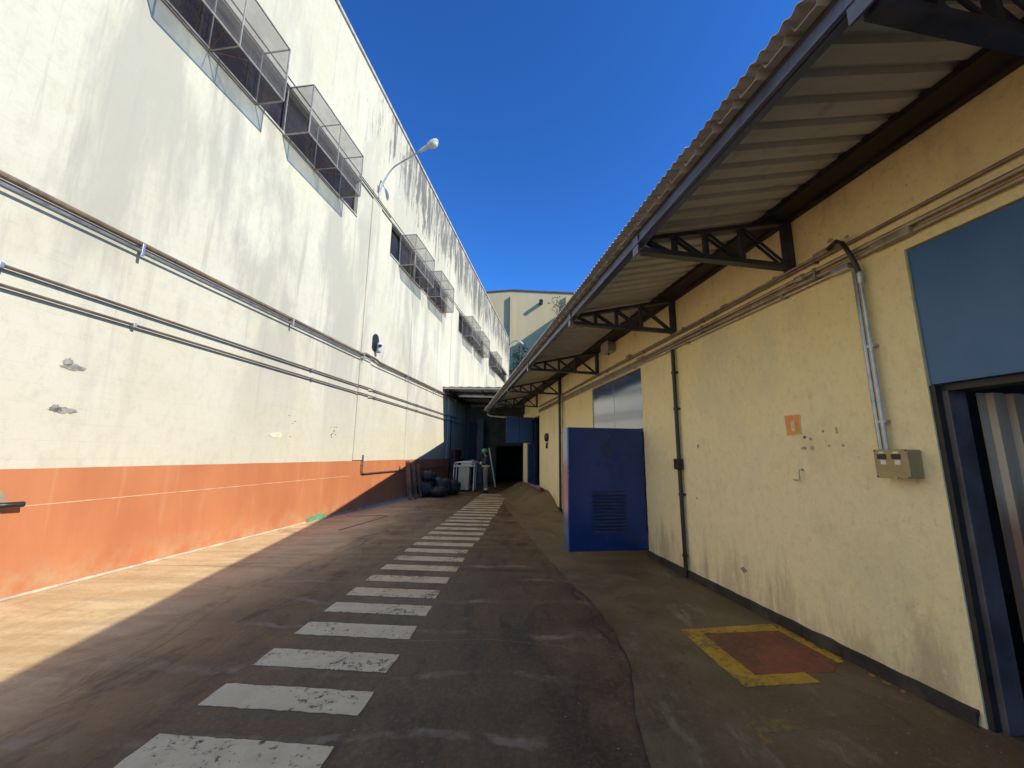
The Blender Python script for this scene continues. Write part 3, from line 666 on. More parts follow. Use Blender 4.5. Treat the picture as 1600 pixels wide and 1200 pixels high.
MB().tube([(-6, .05, 3.335), (9.95, .05, 3.325), (10.1, .085, 3.325), (10.7, .085, 3.325), (10.85, .05, 3.325), (19.9, .05, 3.31), (20.0, .05, 3.36), (20.0, .05, 4.2)], 0.019, 8).build('tube', 'grey_pipe', T)
for s in (-1, 3.0, 8.0, 11.0, 14.4, 18.0): MB().box(s - .02, s + .02, 0, .075, 3.295, 3.355).build('clip', 'zinc', T, bevel=0.004)
T = Thing('pipe', FL, (-6, 0, 3.13), 'lower of the two dark conduits below the brown pipe', 'pipe', 'pipes along the white wall')
MB().tube([(-6, .05, 3.135), (9.95, .05, 3.125), (10.1, .085, 3.125), (10.7, .085, 3.125), (10.85, .05, 3.125), (22.4, .05, 3.07)], 0.018, 8).build('tube', 'grey_pipe', T)
for s in (-1, 4.3, 8.05, 11.0, 14.4, 18.0): MB().box(s - .02, s + .02, 0, .075, 3.095, 3.155).build('clip', 'zinc', T, bevel=0.004)
T = Thing('pipe', FL, (10.55, 0, 0.9), 'bent grey water pipe on the orange base by the standing planks', 'pipe')
MB().tube([(10.55, .06, 1.46), (10.55, .06, 1.0), (10.58, .06, .965), (10.65, .06, .955), (14.2, .06, .955), (18.2, .06, .94)], 0.02, 8).build('tube', 'grey_pipe', T)
for s in (10.55,): MB().box(s - .03, s + .03, 0, .06, 1.2, 1.24).build('clip', 'zinc', T)
T = Thing('conduit', FL, (2, 0, 9.1), 'thin dark cable run along the ledge under the wall lamp', 'cable')
MB().tube([(2, .075, WT + .14), (9.6, .075, WT + .14), (10.5, .09, WT + .12), (13.5, .075, WT + .10), (36, .075, WT + .10)], 0.014, 6).build('tube', 'black_pipe', T)
MB().box(9.2, 11.2, .05, .07, WT + .08, WT + .10).build('clip_rail', 'black_pipe', T)
# ---- wall lamp on a curved arm
T = Thing('wall_lamp', FL, (10.36, 0, 9.2), 'grey street lamp on a curved arm fixed to the white wall', 'lamp')
MB().box(10.30, 10.42, 0.0, 0.02, 9.15, 9.6).build('mount_plate', 'zinc', T, bevel=0.004)
arm = []
for i in range(13):
    t = i / 12; o = 0.05 + 1.25 * t ** 1.15; h = 9.38 + 0.62 * (1 - (1 - min(1, t * 2.2)) ** 2) + 0.72 * t ** 1.1 - 0.03
    arm.append((10.36, o, h))
MB().tube([(10.36, .05, 9.18)] + arm, 0.024, 10).build('arm', 'zinc', T)
d = Vector((0, 0.82, 0.46)).normalized(); p0 = Vector(arm[-1])
hd = MB(); prof = [(-0.06, .035), (0.0, .055), (0.12, .07), (0.28, .082), (0.31, .115), (0.40, .135), (0.52, .125), (0.60, .08), (0.625, .02)]
k = len(hd.v); upn = Vector((0, -d.z, d.y)); side = Vector((1, 0, 0))
seg = 14
for t, r_ in prof:
    for j in range(seg):
        a = 2 * math.pi * j / seg; hd.v.append(p0 + d * t + side * math.cos(a) * r_ + upn * math.sin(a) * r_ * 0.72)
for i in range(len(prof) - 1):
    for j in range(seg): hd.f.append((i * seg + j, i * seg + (j + 1) % seg, (i + 1) * seg + (j + 1) % seg, (i + 1) * seg + j))
hd.f += [tuple(reversed(range(seg))), tuple((len(prof) - 1) * seg + j for j in range(seg))]
hd.smooth = True; hd.build('lamp_head', 'grey_plastic', T)
gl = MB()
cc = p0 + d * 0.45 - upn * 0.055
for i in range(7):
    a = math.pi / 2 * i / 6
    for j in range(12):
        q = 2 * math.pi * j / 12
        gl.v.append(cc + d * math.cos(q) * 0.13 * math.cos(a) + side * math.sin(q) * 0.105 * math.cos(a) - upn * 0.11 * math.sin(a))
for i in range(6):
    for j in range(12): gl.f.append((i * 12 + j, i * 12 + (j + 1) % 12, (i + 1) * 12 + (j + 1) % 12, (i + 1) * 12 + j))
gl.smooth = True; gl.build('lens_bowl', m_glass('cloudy_lamp_glass', (0.35, 0.33, 0.25), 0.15), T)
# ---- camera in a dark recess plate
T = Thing('security_camera', FL, (10.9, 0, 4.5), 'grey security camera before a black oval plate on the white wall', 'camera')
b = MB(); n = 20
b.plate([(10.86 + 0.20 * math.cos(2 * math.pi * i / n) + 0.03 * math.sin(2 * math.pi * i / n), 4.76 + 0.27 * math.copysign(abs(math.sin(2 * math.pi * i / n)) ** 0.8, math.sin(2 * math.pi * i / n))) for i in range(n)], 0.0, 0.03)
b.build('back_plate', 'black', T)
b = MB(); b.tube([(10.92, .06, 4.50), (10.92, .13, 4.50), (10.92, .16, 4.52)], .05, 10); b.build('mount', 'grey_plastic', T)
MB().tube([(10.88, .14, 4.47), (10.88, .14, 4.52), (10.88, .14, 4.72), (10.88, .14, 4.76)], [.045, .07, .07, .05], 14).build('housing', 'grey_plastic', T)
MB().tube([(10.85, .16, 4.66), (10.80, .215, 4.64)], .045, 12).build('camera_lens', 'black', T)
# ---- black stub at the left edge
T = Thing('hose_tap', FL, (3.4, 0, 0.9), 'black tap stub on a faded grey patch, left edge of the orange base', 'tap')
blob(MB(), 3.40, 0.97, 0.07, 0.13, 77, 0.012).build('back_plate', simple('faded_grey_patch', (0.30, 0.23, 0.15), 0.9), T)
MB().tube([(3.36, .0, .955), (3.38, .07, .955), (3.42, .09, .953), (3.55, .095, .95)], .028, 10).build('spout', 'black', T)
# ================================================================== FAR END: canopy over the dock and dock building
T = Thing('dock_canopy', FL, (17.5, 0, 4.5), 'low corrugated canopy over the dark loading dock at the far end', 'canopy')
DO = 4.5
def hd_(o): return 4.56 - 0.055 * o
def front(o): return 17.5 - 0.20 * o
no = 5
for k in range(no):
    o0, o1 = DO * k / no + (0.0 if k == 0 else -0.03), DO * (k + 1) / no
    b = MB(); m = 10
    for i in range(m + 1):
        o = o0 + (o1 - o0) * i / m; z = hd_(o) + 0.014 * math.cos(2 * math.pi * i / 5) + (0.004 if k % 2 else 0)
        b.v += [Vector((front(o), o, z)), Vector((23.0, o, z - 0.25)), Vector((front(o), o, z + .006)), Vector((23.0, o, z - 0.244))]
    for i in range(m): q = 4 * i; b.f += [(q, q + 1, q + 5, q + 4), (q + 2, q + 6, q + 7, q + 3), (q, q + 4, q + 6, q + 2), (q + 1, q + 3, q + 7, q + 5)]
    b.build('roof_sheet', 'cement', T)
MB().bar((front(0) + .05, 0.02, hd_(0) - .06), (front(DO) + .05, DO, hd_(DO) - .06), .05, .07).build('front_beam', 'zinc', T)
for s_, dz in ((1.1, .12), (2.4, .18), (4.0, .25)):
    MB().bar((front(0) + s_, 0.02, hd_(0) - dz), (front(DO) + s_, DO, hd_(DO) - dz), .05, .10).build('purlin', 'black_steel', T)
for o in (0.25, 1.9, 3.6): MB().bar((front(o) + .1, o, hd_(o) - .17), (22.9, o, hd_(o) - .42), .06, .10).build('rafter', 'black_steel', T)
T = Thing('tube_light', FL, (18.0, .5, 4.1), 'unlit white tube lamp slung under the dock canopy', 'lamp')
MB().bar((18.35, .55, 4.27), (17.75, 3.6, 4.08), .05, .04).build('batten', 'zinc', T)
MB().tube([(18.35, .55, 4.225), (17.75, 3.6, 4.035)], .02, 8).build('tube', 'white_plastic', T)
for t in (0.1, 0.9): MB().bar((18.35 - .6 * t, .55 + 3.05 * t, 4.27 - .19 * t), (18.35 - .6 * t, .55 + 3.05 * t, 4.42 - .19 * t), .012, .012).build('hanger', 'zinc', T)
DB = Thing('dock_building', FW, (22.3, -1, 0), 'grimy dark dock building with a black doorway at the alley end', 'building')
# front wall with opening, built as plates facing the camera
def fwall(x0, x1, z0, z1, y0=22.3, y1=22.5, name='wall', mat='dark_render'): return MB().box(y0, y1, x0, x1, z0, z1).build(name, mat, DB)
fwall(-2.62, -0.82, 0, 4.12); fwall(-0.82, 0.60, 1.97, 4.12); fwall(0.60, 1.2, 0, 4.12)
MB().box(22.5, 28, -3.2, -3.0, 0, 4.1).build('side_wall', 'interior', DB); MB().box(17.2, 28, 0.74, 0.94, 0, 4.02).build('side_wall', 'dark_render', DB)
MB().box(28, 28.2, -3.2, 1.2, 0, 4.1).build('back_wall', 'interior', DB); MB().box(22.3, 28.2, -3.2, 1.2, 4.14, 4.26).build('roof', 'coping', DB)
MB().box(22.26, 22.30, -0.90, -0.82, 0, 2.03).box(22.26, 22.30, -0.82, 0.60, 1.97, 2.05).build('door_frame', 'black_steel', DB)
MB().box(22.25, 22.30, -2.36, -1.92, 0.02, 3.3).build('door', simple('dark_navy_door', (0.008, 0.011, 0.03), 0.6), DB)
# things in the dock
T = Thing('wrapped_stack', FW, (21.7, -1.65, 0), 'tall stack of goods in grey plastic wrap behind the worker', 'stack')
b = MB()
for i in range(25):
    z = 3.38 * i / 24
    for j in range(16):
        a = 2 * math.pi * j / 16; x = math.copysign(abs(math.cos(a)) ** .4, math.cos(a)); y = math.copysign(abs(math.sin(a)) ** .4, math.sin(a))
        r_ = 1 + 0.10 * noise.noise(Vector((x * 2, y * 2, z * 2.2))) + (-.04 if i % 6 == 0 else 0)
        b.v.append(Vector((21.75 + y * .32 * r_, -1.66 + x * .21 * r_, z)))
for i in range(24):
    for j in range(16): b.f.append((i * 16 + j, i * 16 + (j + 1) % 16, (i + 1) * 16 + (j + 1) % 16, (i + 1) * 16 + j))
b.f += [tuple(range(16)), tuple(24 * 16 + j for j in range(16))]
b.smooth = True; b.build('wrapping', 'wrap', T)
MB().box(21.35, 22.15, -1.95, -1.37, 0.0, 0.0).build('pallet', 'wood', T) if False else None
T = Thing('leaning_pole', FW, (18.4, -0.7, 0), 'white pole leaning beside the dark doorway', 'pole')
MB().tube([(18.6, -0.69, 0.0), (18.25, -1.0, 1.80)], 0.028, 8).build('shaft', 'white_plastic', T)
MB().tube([(18.6, -0.69, 0.0), (18.585, -0.703, 0.07)], 0.034, 8).build('foot_cap', 'black', T)
T = Thing('fire_hose_cabinet', FL, (19.0, 0, 0.75), 'dark red fire hose cabinet on the wall under the dock canopy', 'cabinet')
MB().box(19.2, 20.35, 0, .22, 0.95, 1.72).build('body', 'red_box', T, bevel=.01)
MB().box(19.26, 20.29, .222, .236, 1.0, 1.67).build('door', 'red_box', T, bevel=.006)
MB().box(20.16, 20.24, .236, .262, 1.28, 1.40).build('handle', 'zinc', T)
MB().box(19.5, 20.1, 0.236, .240, 1.2, 1.5).build('glass_pane', 'glass', T)
T = Thing('wall_board', FL, (18.85, 0, 1.3), 'narrow dark door frame post on the shaded white wall', 'post')
MB().box(18.85, 18.95, 0.001, .05, 0.0, 3.3).build('board', 'black_steel', T)

# ---- planks standing against the orange base
for k, (s, o, hgt, wd, th, mt, lb) in enumerate(((13.05, .10, 1.27, .15, .06, 'wood', 'widest brown plank standing by the rubbish bags, leftmost of three'),
                                     (13.45, .16, 1.24, .11, .05, 'wood', 'middle brown plank of three standing by the rubbish bags'),
                                     (13.80, .22, 1.14, .09, .05, 'rust', 'shortest brown plank of three, next to the rubbish bags'))):
    T = Thing('plank', FL, (s, o, 0), lb, 'plank', 'planks standing against the wall')
    oo = o + .30
    MB().hexa([(s, oo, 0), (s + th, oo, 0), (s + th, oo + wd, 0), (s, oo + wd, 0), (s, oo - .16, hgt), (s + th, oo - .16, hgt), (s + th, oo + wd - .16, hgt), (s, oo + wd - .16, hgt)]).build('board', mt, T, bevel=.008)
    MB().hexa([(s - .006, oo + wd * .2 - .05, .35), (s - .001, oo + wd * .2 - .05, .35), (s - .001, oo + wd * .8 - .05, .35), (s - .006, oo + wd * .8 - .05, .35),
               (s - .006, oo + wd * .2 - .06, .40), (s - .001, oo + wd * .2 - .06, .40), (s - .001, oo + wd * .8 - .06, .40), (s - .006, oo + wd * .8 - .06, .40)]).build('cleat', 'rust', T)
# ---- bin bags
def bag(x, y, z, r, hs_, seed, label):
    T = Thing('rubbish_bag', FW, (y, x, z), label, 'bag', 'black rubbish bags heaped by the wall')
    b = MB(); nu, nv = 24, 16
    for i in range(nv + 1):
        t = i / nv; ph = math.pi * t
        prof = math.sin(ph) ** 0.75
        zz = (1 - math.cos(ph)) / 2
        if t > 0.86: prof *= 0.75
        for j in range(nu):
            a = 2 * math.pi * j / nu
            v = Vector((math.cos(a) * prof, math.sin(a) * prof, zz * 1.7))
            n = noise.noise(v * 1.6 + Vector((seed, 0, 0))) * 0.22 + noise.noise(v * 4.5 + Vector((0, seed, 0))) * 0.10 + 0.05 * abs(noise.noise(v * 9 + Vector((seed, seed, 0))))
            q = 1 + n
            b.v.append(Vector((y + r * v.y * q, x + r * v.x * q, z + max(0.0, r * hs_ * (zz * 1.7 * (1 + n * .5)) - 0.0))))
    for i in range(nv):
        for j in range(nu): b.f.append((i * nu + j, i * nu + (j + 1) % nu, (i + 1) * nu + (j + 1) % nu, (i + 1) * nu + j))
    b.smooth = True; b.build('sack', 'bag', T, auto=60)
    tp = z + r * hs_ * 1.70; b = MB(); b.tube([(y, x, tp - .03), (y + .01, x + .01, tp + .03), (y + .03, x - .01, tp + .09)], [.03, .02, .05], 7); b.build('knot', 'bag', T)
bag(-3.07, 14.75, 0, .33, .92, 1, 'large black rubbish bag next to the planks, bottom of the heap')
bag(-2.62, 14.75, 0, .34, .62, 2, 'black rubbish bag lying in front of the heap, nearest the camera')
bag(-3.02, 15.05, .48, .27, .88, 3, 'grey shiny rubbish bag on top of the heap by the planks')
bag(-2.62, 15.45, 0, .38, .98, 4, 'black rubbish bag in the middle of the heap')
bag(-2.25, 15.75, 0, .34, .92, 5, 'black rubbish bag right of the heap middle')
bag(-2.42, 16.6, 0, .30, .85, 6, 'smallish black rubbish bag at the right end, beside the trolley')
bag(-2.95, 15.95, 0, .36, 1.05, 7, 'black rubbish bag at the back of the heap against the wall')
# ---- trolley with white tube frame
T = Thing('waste_trolley', FW, (17.2, -1.9, 0), 'cream waste trolley in a white tube frame beside the worker', 'trolley')
x0, x1, y0, y1 = -2.40, -1.52, 16.93, 17.75
for y in (y0, y1):
    MB().tube([(y, x0, .02), (y, x0 + .04, 1.05), (y, x0 + .07, 1.15), (y, x0 + .14, 1.18), (y, x1 - .14, 1.18), (y, x1 - .05, 1.16), (y, x1, 1.08), (y, x1 - .03, .02)], .022, 8).build('frame_hoop', 'white_plastic', T)
    MB().tube([(y, x0 + .04, 1.02), (y, x1 - .02, 1.02)], .018, 8).build('frame_rail', 'white_plastic', T)
for x in (x0 + .04, x1 - .02): MB().tube([(y0, x, 1.02), (y1, x, 1.02)], .018, 8).build('frame_rail', 'white_plastic', T)
MB().hexa([(y0 + .05, -2.20, .06), (y1 - .05, -2.20, .06), (y1 - .05, -1.76, .06), (y0 + .05, -1.76, .06), (y0 + .03, -2.17, 1.0), (y1 - .03, -2.17, 1.0), (y1 - .03, -1.73, 1.0), (y0 + .03, -1.73, 1.0)]).build('bin_body', 'cream_card', T, bevel=.015)
b = MB()
b.hexa([(y0 - .02, -2.12, 1.03), (y1, -2.12, 1.03), (y1, -1.60, 1.03), (y0 - .02, -1.60, 1.03), (y0 + .08, -2.02, 1.23), (y1 - .1, -2.02, 1.23), (y1 - .1, -1.62, 1.25), (y0 + .08, -1.62, 1.25)])
b.build('folded_lid', 'cream_card', T, bevel=.03)
MB().box(y0 + .1, y1 - .1, -2.34, -1.58, .03, .06).build('base_plate', 'black_steel', T)
# ---- worker
def skinmesh(name, verts, edges, radii, mat, parent, root=0, sub_=2):
    me = bpy.data.meshes.new(name); me.from_pydata(verts, edges, []); o = bpy.data.objects.new(name, me); C.objects.link(o)
    sk = o.modifiers.new('skin', 'SKIN'); sk.use_smooth_shade = True
    if not me.skin_vertices: me.skin_vertices.new() if hasattr(me.skin_vertices, 'new') else None
    for i, r_ in enumerate(radii):
        rr = r_ if isinstance(r_, tuple) else (r_, r_)
        me.skin_vertices[0].data[i].radius = rr
    me.skin_vertices[0].data[root].use_root = True
    ss = o.modifiers.new('sub', 'SUBSURF'); ss.levels = sub_; ss.render_levels = sub_
    me.materials.append(M[mat]); o.parent = parent
    return o
P = bpy.data.objects.new('person', None); C.objects.link(P); P.location = (-1.02, 16.55, 0); P.rotation_euler = (0, 0, R(8))
tag(P, 'worker in green hard hat, navy top and grey trousers writing on a pad', 'person')
# faces -x; y is to the worker's right hand side away from the camera
bv = [(0, 0, .93), (0.0, 0, 1.12), (0.015, 0, 1.32), (0.0, 0, 1.43), (-.035, 0, 1.50), (-.055, 0, 1.57), (-.06, 0, 1.66)]
be = [(0, 1), (1, 2), (2, 3), (3, 4), (4, 5), (5, 6)]
br = [(.125, .10), (.12, .095), (.15, .105), (.07, .07), (.05, .05), (.075, .085), (.07, .08)]
def addv(v, r_, to):
    bv.append(v); br.append(r_); be.append((to, len(bv) - 1)); return len(bv) - 1
for sd in (-1, 1):
    hp = addv((0.0, sd * .095, .86), .09, 0); kn = addv((-.02 if sd < 0 else .0, sd * .10, .48), .062, hp); an = addv((.02, sd * .10, .10), .042, kn)
    hl = addv((.03, sd * .10, .045), .042, an); addv((-.13, sd * .105, .035), .035, hl)
    sh = addv((0.0, sd * .17, 1.38), .062, 2); el = addv((-.06, sd * .215, 1.12), .045, sh); wr = addv((-.27, sd * .13, 1.18), .031, el)
    pm = addv((-.345, sd * .115, 1.20), .034, wr)
    for q in range(4):
        k1 = addv((-.385, sd * .115 + (q - 1.5) * .018, 1.215), .0095, pm); k2 = addv((-.42, sd * .11 + (q - 1.5) * .018, 1.205 + .005 * q), .0085, k1)
        addv((-.44 + .008 * abs(q - 1.5), sd * .105 + (q - 1.5) * .017, 1.185), .0075, k2)
    t1 = addv((-.35, sd * .075, 1.225), .011, pm); addv((-.39, sd * .065, 1.225), .009, t1)
ns = addv((-.145, 0, 1.585), .018, 5)
skinmesh('body', bv, be, br, 'skin', P)
tv = [(0, 0, .98), (0, 0, .90)]; te = [(0, 1)]; tr = [(.15, .115), (.155, .125)]
for sd in (-1, 1):
    k = len(tv); tv += [(0.0, sd * .095, .82), (-.012, sd * .10, .48), (.02, sd * .10, .12), (.022, sd * .10, .085)]; tr += [.108, .085, .078, .076]; te += [(1, k), (k, k + 1), (k + 1, k + 2), (k + 2, k + 3)]
skinmesh('trousers', tv, te, tr, 'trousers', P)
sv = [(0, 0, .90), (0, 0, 1.02), (0.0, 0, 1.16), (0.012, 0, 1.33), (0.0, 0, 1.43)]; se = [(0, 1), (1, 2), (2, 3), (3, 4)]; sr = [(.165, .135), (.155, .125), (.155, .12), (.175, .13), (.085, .085)]
for sd in (-1, 1):
    k = len(sv); sv += [(0.0, sd * .175, 1.38), (-.055, sd * .215, 1.12), (-.24, sd * .14, 1.172)]; sr += [.08, .063, .05]; se += [(3, k), (k, k + 1), (k + 1, k + 2)]
skinmesh('shirt', sv, se, sr, 'shirt', P)
def ring(name, mat, cx, cy, z0, z1, rx, ry, parent):
    b = MB(); n = 24
    for z, q in ((z0, 1), (z1, 1)):
        for j in range(n): a = 2 * math.pi * j / n; b.v.append(Vector((cy + ry * math.sin(a), cx + rx * math.cos(a), z)))
    b.f = [(j, (j + 1) % n, n + (j + 1) % n, n + j) for j in range(n)]
    b.smooth = True; o = b.build(name, mat, parent, FW, (0, 0, 0)); return o
ring('reflective_belt', 'reflect', 0, 0, 1.02, 1.085, .172, .145, P)
for sd in (-1, 1):
    b = MB(); b.tube([(sd * .16, -.19, 1.155), (sd * .145, -.235, 1.17)], .058, 12, False); b.build('reflective_cuff', 'reflect', P, FW, (0, 0, 0))
    ring('reflective_hem', 'reflect', .02, sd * .10, .13, .18, .083, .083, P)
    b = MB(); cy = sd * .10
    b.tube([(cy, .085, .05), (cy, .03, .062), (cy, -.05, .055), (cy, -.13, .043), (cy, -.165, .035)], [.03, .052, .05, .043, .022], 10); b.build('shoe', 'black', P, FW, (0, 0, 0))
# hard hat: dome, peak, ridge
b = MB(); n = 22; hx, hz = -.062, 1.635
for i in range(8):
    a = math.pi / 2 * i / 7
    for j in range(n): q = 2 * math.pi * j / n; b.v.append(Vector((.108 * math.cos(a) * math.sin(q), hx + .128 * math.cos(a) * math.cos(q), hz + .125 * math.sin(a))))
for i in range(7):
    for j in range(n): b.f.append((i * n + j, i * n + (j + 1) % n, (i + 1) * n + (j + 1) % n, (i + 1) * n + j))
k = len(b.v)
for j in range(n):
    q = 2 * math.pi * j / n; ex = 1.10 + (.28 * max(0, -math.cos(q)) ** 2)
    b.v.append(Vector((.108 * ex * math.sin(q), hx + .128 * ex * math.cos(q), hz - .012)))
for j in range(n): b.f.append((j, (j + 1) % n, k + (j + 1) % n, k + j))
b.smooth = True; b.build('hard_hat', 'helmet', P, FW, (0, 0, 0), auto=70)
b = MB(); b.tube([(0, -.0, 1.60), (0, .015, 1.53), (0, .0, 1.49)], [.09, .085, .05], 12); b.build('hair', 'hair', P, FW, (0, 0, 0))
for sd in (-1, 1): MB().tube([(sd * .04 - .008, -.128, 1.605), (sd * .04 + .008, -.13, 1.605)], .009, 6).build('eye', 'black', P, FW, (0, 0, 0))
T = Thing('writing_pad', FW, (16.5, -1.45, 1.2), "white paper pad held in the worker's hands", 'pad')
MB().hexa([(16.38, -1.60, 1.285), (16.62, -1.60, 1.285), (16.62, -1.35, 1.185), (16.38, -1.35, 1.185), (16.38, -1.60, 1.297), (16.62, -1.60, 1.297), (16.62, -1.35, 1.197), (16.38, -1.35, 1.197)]).build('board', 'wood', T)
MB().hexa([(16.39, -1.595, 1.298), (16.61, -1.595, 1.298), (16.61, -1.355, 1.203), (16.39, -1.355, 1.203), (16.39, -1.595, 1.303), (16.61, -1.595, 1.303), (16.61, -1.355, 1.208), (16.39, -1.355, 1.208)]).build('paper', 'paper', T)

# ================================================================== RIGHT: YELLOW BUILDING
YB = Thing('yellow_building', FR, (0, 0, 0), 'low yellow stucco building with blue doors along the right', 'building')
RS0, RS1 = -7.0, 16.76
D0 = (-0.6, 2.12, -0.01, 2.92); D1 = (6.03, 8.33, -0.01, 2.94); D2 = (13.63, 16.0, 0.42, 2.88)
wall_mesh(RS0, RS1, -0.01, 3.98, 0.16, [D0, D1, D2]).build('wall', 'rwall', YB)
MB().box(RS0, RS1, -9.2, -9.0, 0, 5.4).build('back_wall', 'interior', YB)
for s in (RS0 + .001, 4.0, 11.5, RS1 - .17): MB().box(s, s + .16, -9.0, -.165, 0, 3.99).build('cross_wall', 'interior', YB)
MB().hexa([(RS0, -9.4, 5.6), (RS1, -9.4, 5.6), (RS1, -.32, 3.99), (RS0, -.32, 3.99), (RS0, -9.4, 5.66), (RS1, -9.4, 5.66), (RS1, -.32, 4.05), (RS0, -.32, 4.05)]).build('roof', 'cement', YB)
# tarred skirting blocks along the foot of the wall
for a, c in ((2.14, 3.3), (3.305, 4.6), (4.605, 6.02), (8.35, 9.7), (9.705, 11.0), (11.005, 12.4)):
    b = MB(); m = 14
    for i in range(m + 1):
        s = a + (c - a) * i / m; h = 0.085 + 0.012 * noise.noise(Vector((s * 6, 1, 0))); o = 0.030 + 0.008 * noise.noise(Vector((s * 7, 5, 0)))
        b.v += [Vector((s, o + .006, 0)), Vector((s, o, h)), Vector((s, -.01, h + .006))]
    for i in range(m): k = 3 * i; b.f += [(k, k + 3, k + 4, k + 1), (k + 1, k + 4, k + 5, k + 2)]
    b.f += [(0, 1, 2), (3 * m + 2, 3 * m + 1, 3 * m)]
    b.build('skirting', 'kerb_dark', YB)
for k, (s, l) in enumerate(((3.50, .07), (3.40, .05), (3.30, .06), (3.19, .035), (3.03, .075), (2.95, .03), (2.70, .025), (2.6, .03), (2.5, .02))):
    b = MB(); r = random.Random(k); n = 12
    b.poly([(s + l * math.cos(2 * math.pi * i / n) * r.uniform(.6, 1.1), .062 + .016 * math.sin(2 * math.pi * i / n) * r.uniform(.5, 1.2)) for i in range(n)], .006, .0095)
    b.build('yellow_paint_remnant', 'yellow_paint', YB)
blob(MB(), 3.99, .36, .05, .04, 91, .006, 4).build('grey_patch', 'mortar', YB)
for k, (s, h, rs, rh) in enumerate(((3.08, 1.68, .018, .014), (3.02, 1.66, .012, .012), (3.10, 1.585, .025, .022), (3.02, 1.585, .022, .025), (2.90, 1.72, .012, .014), (2.78, 1.72, .009, .03), (4.62, 1.63, .02, .03), (4.72, 1.0, .016, .014), (2.86, 1.6, .01, .012), (2.74, 1.6, .012, .012), (2.62, 3.27, .03, .02), (2.48, 3.23, .02, .015))):
    blob(MB(), s, h, rs, rh, 300 + k, .004, 9).build('plaster_chip', 'rust' if k == 0 else 'faint_chip', YB)
blob(MB(), 3.045, 1.672, .018, .014, 999, .006, 9).build('plaster_chip', 'white_plastic', YB)
# ---- near doorway: blue transom, steel jamb, grimy sheet leaf folded inward
MB().box(D0[0], D0[1] - .004, -.06, -.02, 1.975, 2.915).build('transom_panel', 'blue_matt', YB, bevel=.004)
MB().box(2.06, 2.118, -.20, -.06, 0.0, 1.97).build('door_jamb', simple('grimy_blue_grey_steel', (0.10, 0.098, 0.11), 0.5, 0, 0.35, 4, 0.3, dirt=(0.02, 0.02, 0.03), dirt_amt=0.7), YB, bevel=.004)
MB().box(2.09, 2.122, -.06, -.012, 0.0, 1.97).build('door_jamb', 'black_steel', YB)
MB().box(D0[0], 2.12, -.2, -.06, 1.93, 1.972).build('door_head', 'black_steel', YB)
b = MB(); q = []
st = [(-.34, 0), (-.40, 0), (-.415, -.03), (-.50, -.03), (-.515, 0), (-.56, 0), (-.575, -.03), (-.66, -.03), (-.675, 0), (-.74, 0), (-.755, -.03), (-.86, -.03), (-.875, 0), (-1.1, 0)]
for o, ds in st: b.v += [Vector((2.09 + ds, o, .03)), Vector((2.09 + ds, o, 1.93))]
for i in range(len(st) - 1): b.f.append((2 * i, 2 * i + 2, 2 * i + 3, 2 * i + 1))
k = len(b.v); m2 = len(st)
for o, ds in st: b.v += [Vector((2.10 + ds, o, .03)), Vector((2.10 + ds, o, 1.93))]
for i in range(m2 - 1): b.f.append((k + 2 * i, k + 2 * i + 1, k + 2 * i + 3, k + 2 * i + 2))
b.f += [(0, 1, k + 1, k), (2 * m2 - 2, k + 2 * m2 - 2, k + 2 * m2 - 1, 2 * m2 - 1)]
for i in range(m2 - 1): b.f += [(2 * i + 1, 2 * i + 3, k + 2 * i + 3, k + 2 * i + 1), (2 * i, k + 2 * i, k + 2 * i + 2, 2 * i + 2)]
b.build('door_leaf', 'sheetdoor', YB, label='grimy grey sheet metal door leaf folded into the near doorway')
# ---- middle doorway: transom panels and open louvred leaf
MB().box(6.035, 7.175, -.05, -.012, 1.945, 2.935).build('transom_panel', 'blue_transom', YB, bevel=.004)
MB().box(7.185, 8.325, -.05, -.012, 1.945, 2.935).build('transom_panel', 'blue_transom', YB, bevel=.004)
MB().box(6.035, 8.325, -.14, -.05, 1.90, 1.95).build('door_head', 'blue', YB)
lf = MB().box(6.035, 6.075, .015, 1.245, .10, 1.935)
lf = lf.build('door_leaf', 'blue', YB, bevel=.006, label='blue steel door leaf with louvres, swung open toward the yard')
fr_ = MB(); oa, ob, ha, hb = .34, .88, .36, .965
fr_.box(6.028, 6.0345, oa - .02, oa, ha - .02, hb + .02).box(6.028, 6.0345, ob, ob + .02, ha - .02, hb + .02).box(6.028, 6.0345, oa, ob, ha - .02, ha).box(6.028, 6.0345, oa, ob, hb, hb + .02)
sub(fr_, 'louvre_frame', 'blue', lf, YB)
sub(MB().box(6.0325, 6.0348, oa, ob, ha, hb), 'louvre_back', 'black', lf, YB)
for i in range(12):
    h = ha + .025 + i * (hb - ha) / 12
    sub(MB().hexa([(6.012, oa, h - .014), (6.032, oa, h + .008), (6.032, ob, h + .008), (6.012, ob, h - .014), (6.012, oa, h - .010), (6.032, oa, h + .012), (6.032, ob, h + .012), (6.012, ob, h - .010)]), 'louvre_slat', 'blue', lf, YB)
sub(MB().add([(6.031, .62, 1.465), (6.031, .755, 1.595), (6.031, .62, 1.725), (6.031, .485, 1.595), (6.035, .62, 1.465), (6.035, .755, 1.595), (6.035, .62, 1.725), (6.035, .485, 1.595)], [(0, 1, 2, 3), (7, 6, 5, 4), (0, 4, 5, 1), (1, 5, 6, 2), (2, 6, 7, 3), (3, 7, 4, 0)]), 'diamond_sticker', 'blue_dark', lf, YB)
sub(MB().box(6.032, 6.035, .45, .80, 1.15, 1.42), 'square_sticker', simple('blue_sticker', (0.009, 0.030, 0.13), 0.3), lf, YB)
for h in (.35, 1.05, 1.7): sub(MB().cyl((6.03, .012, h), (6.03, .012, h + .10), .013), 'hinge', 'black_steel', lf, YB)
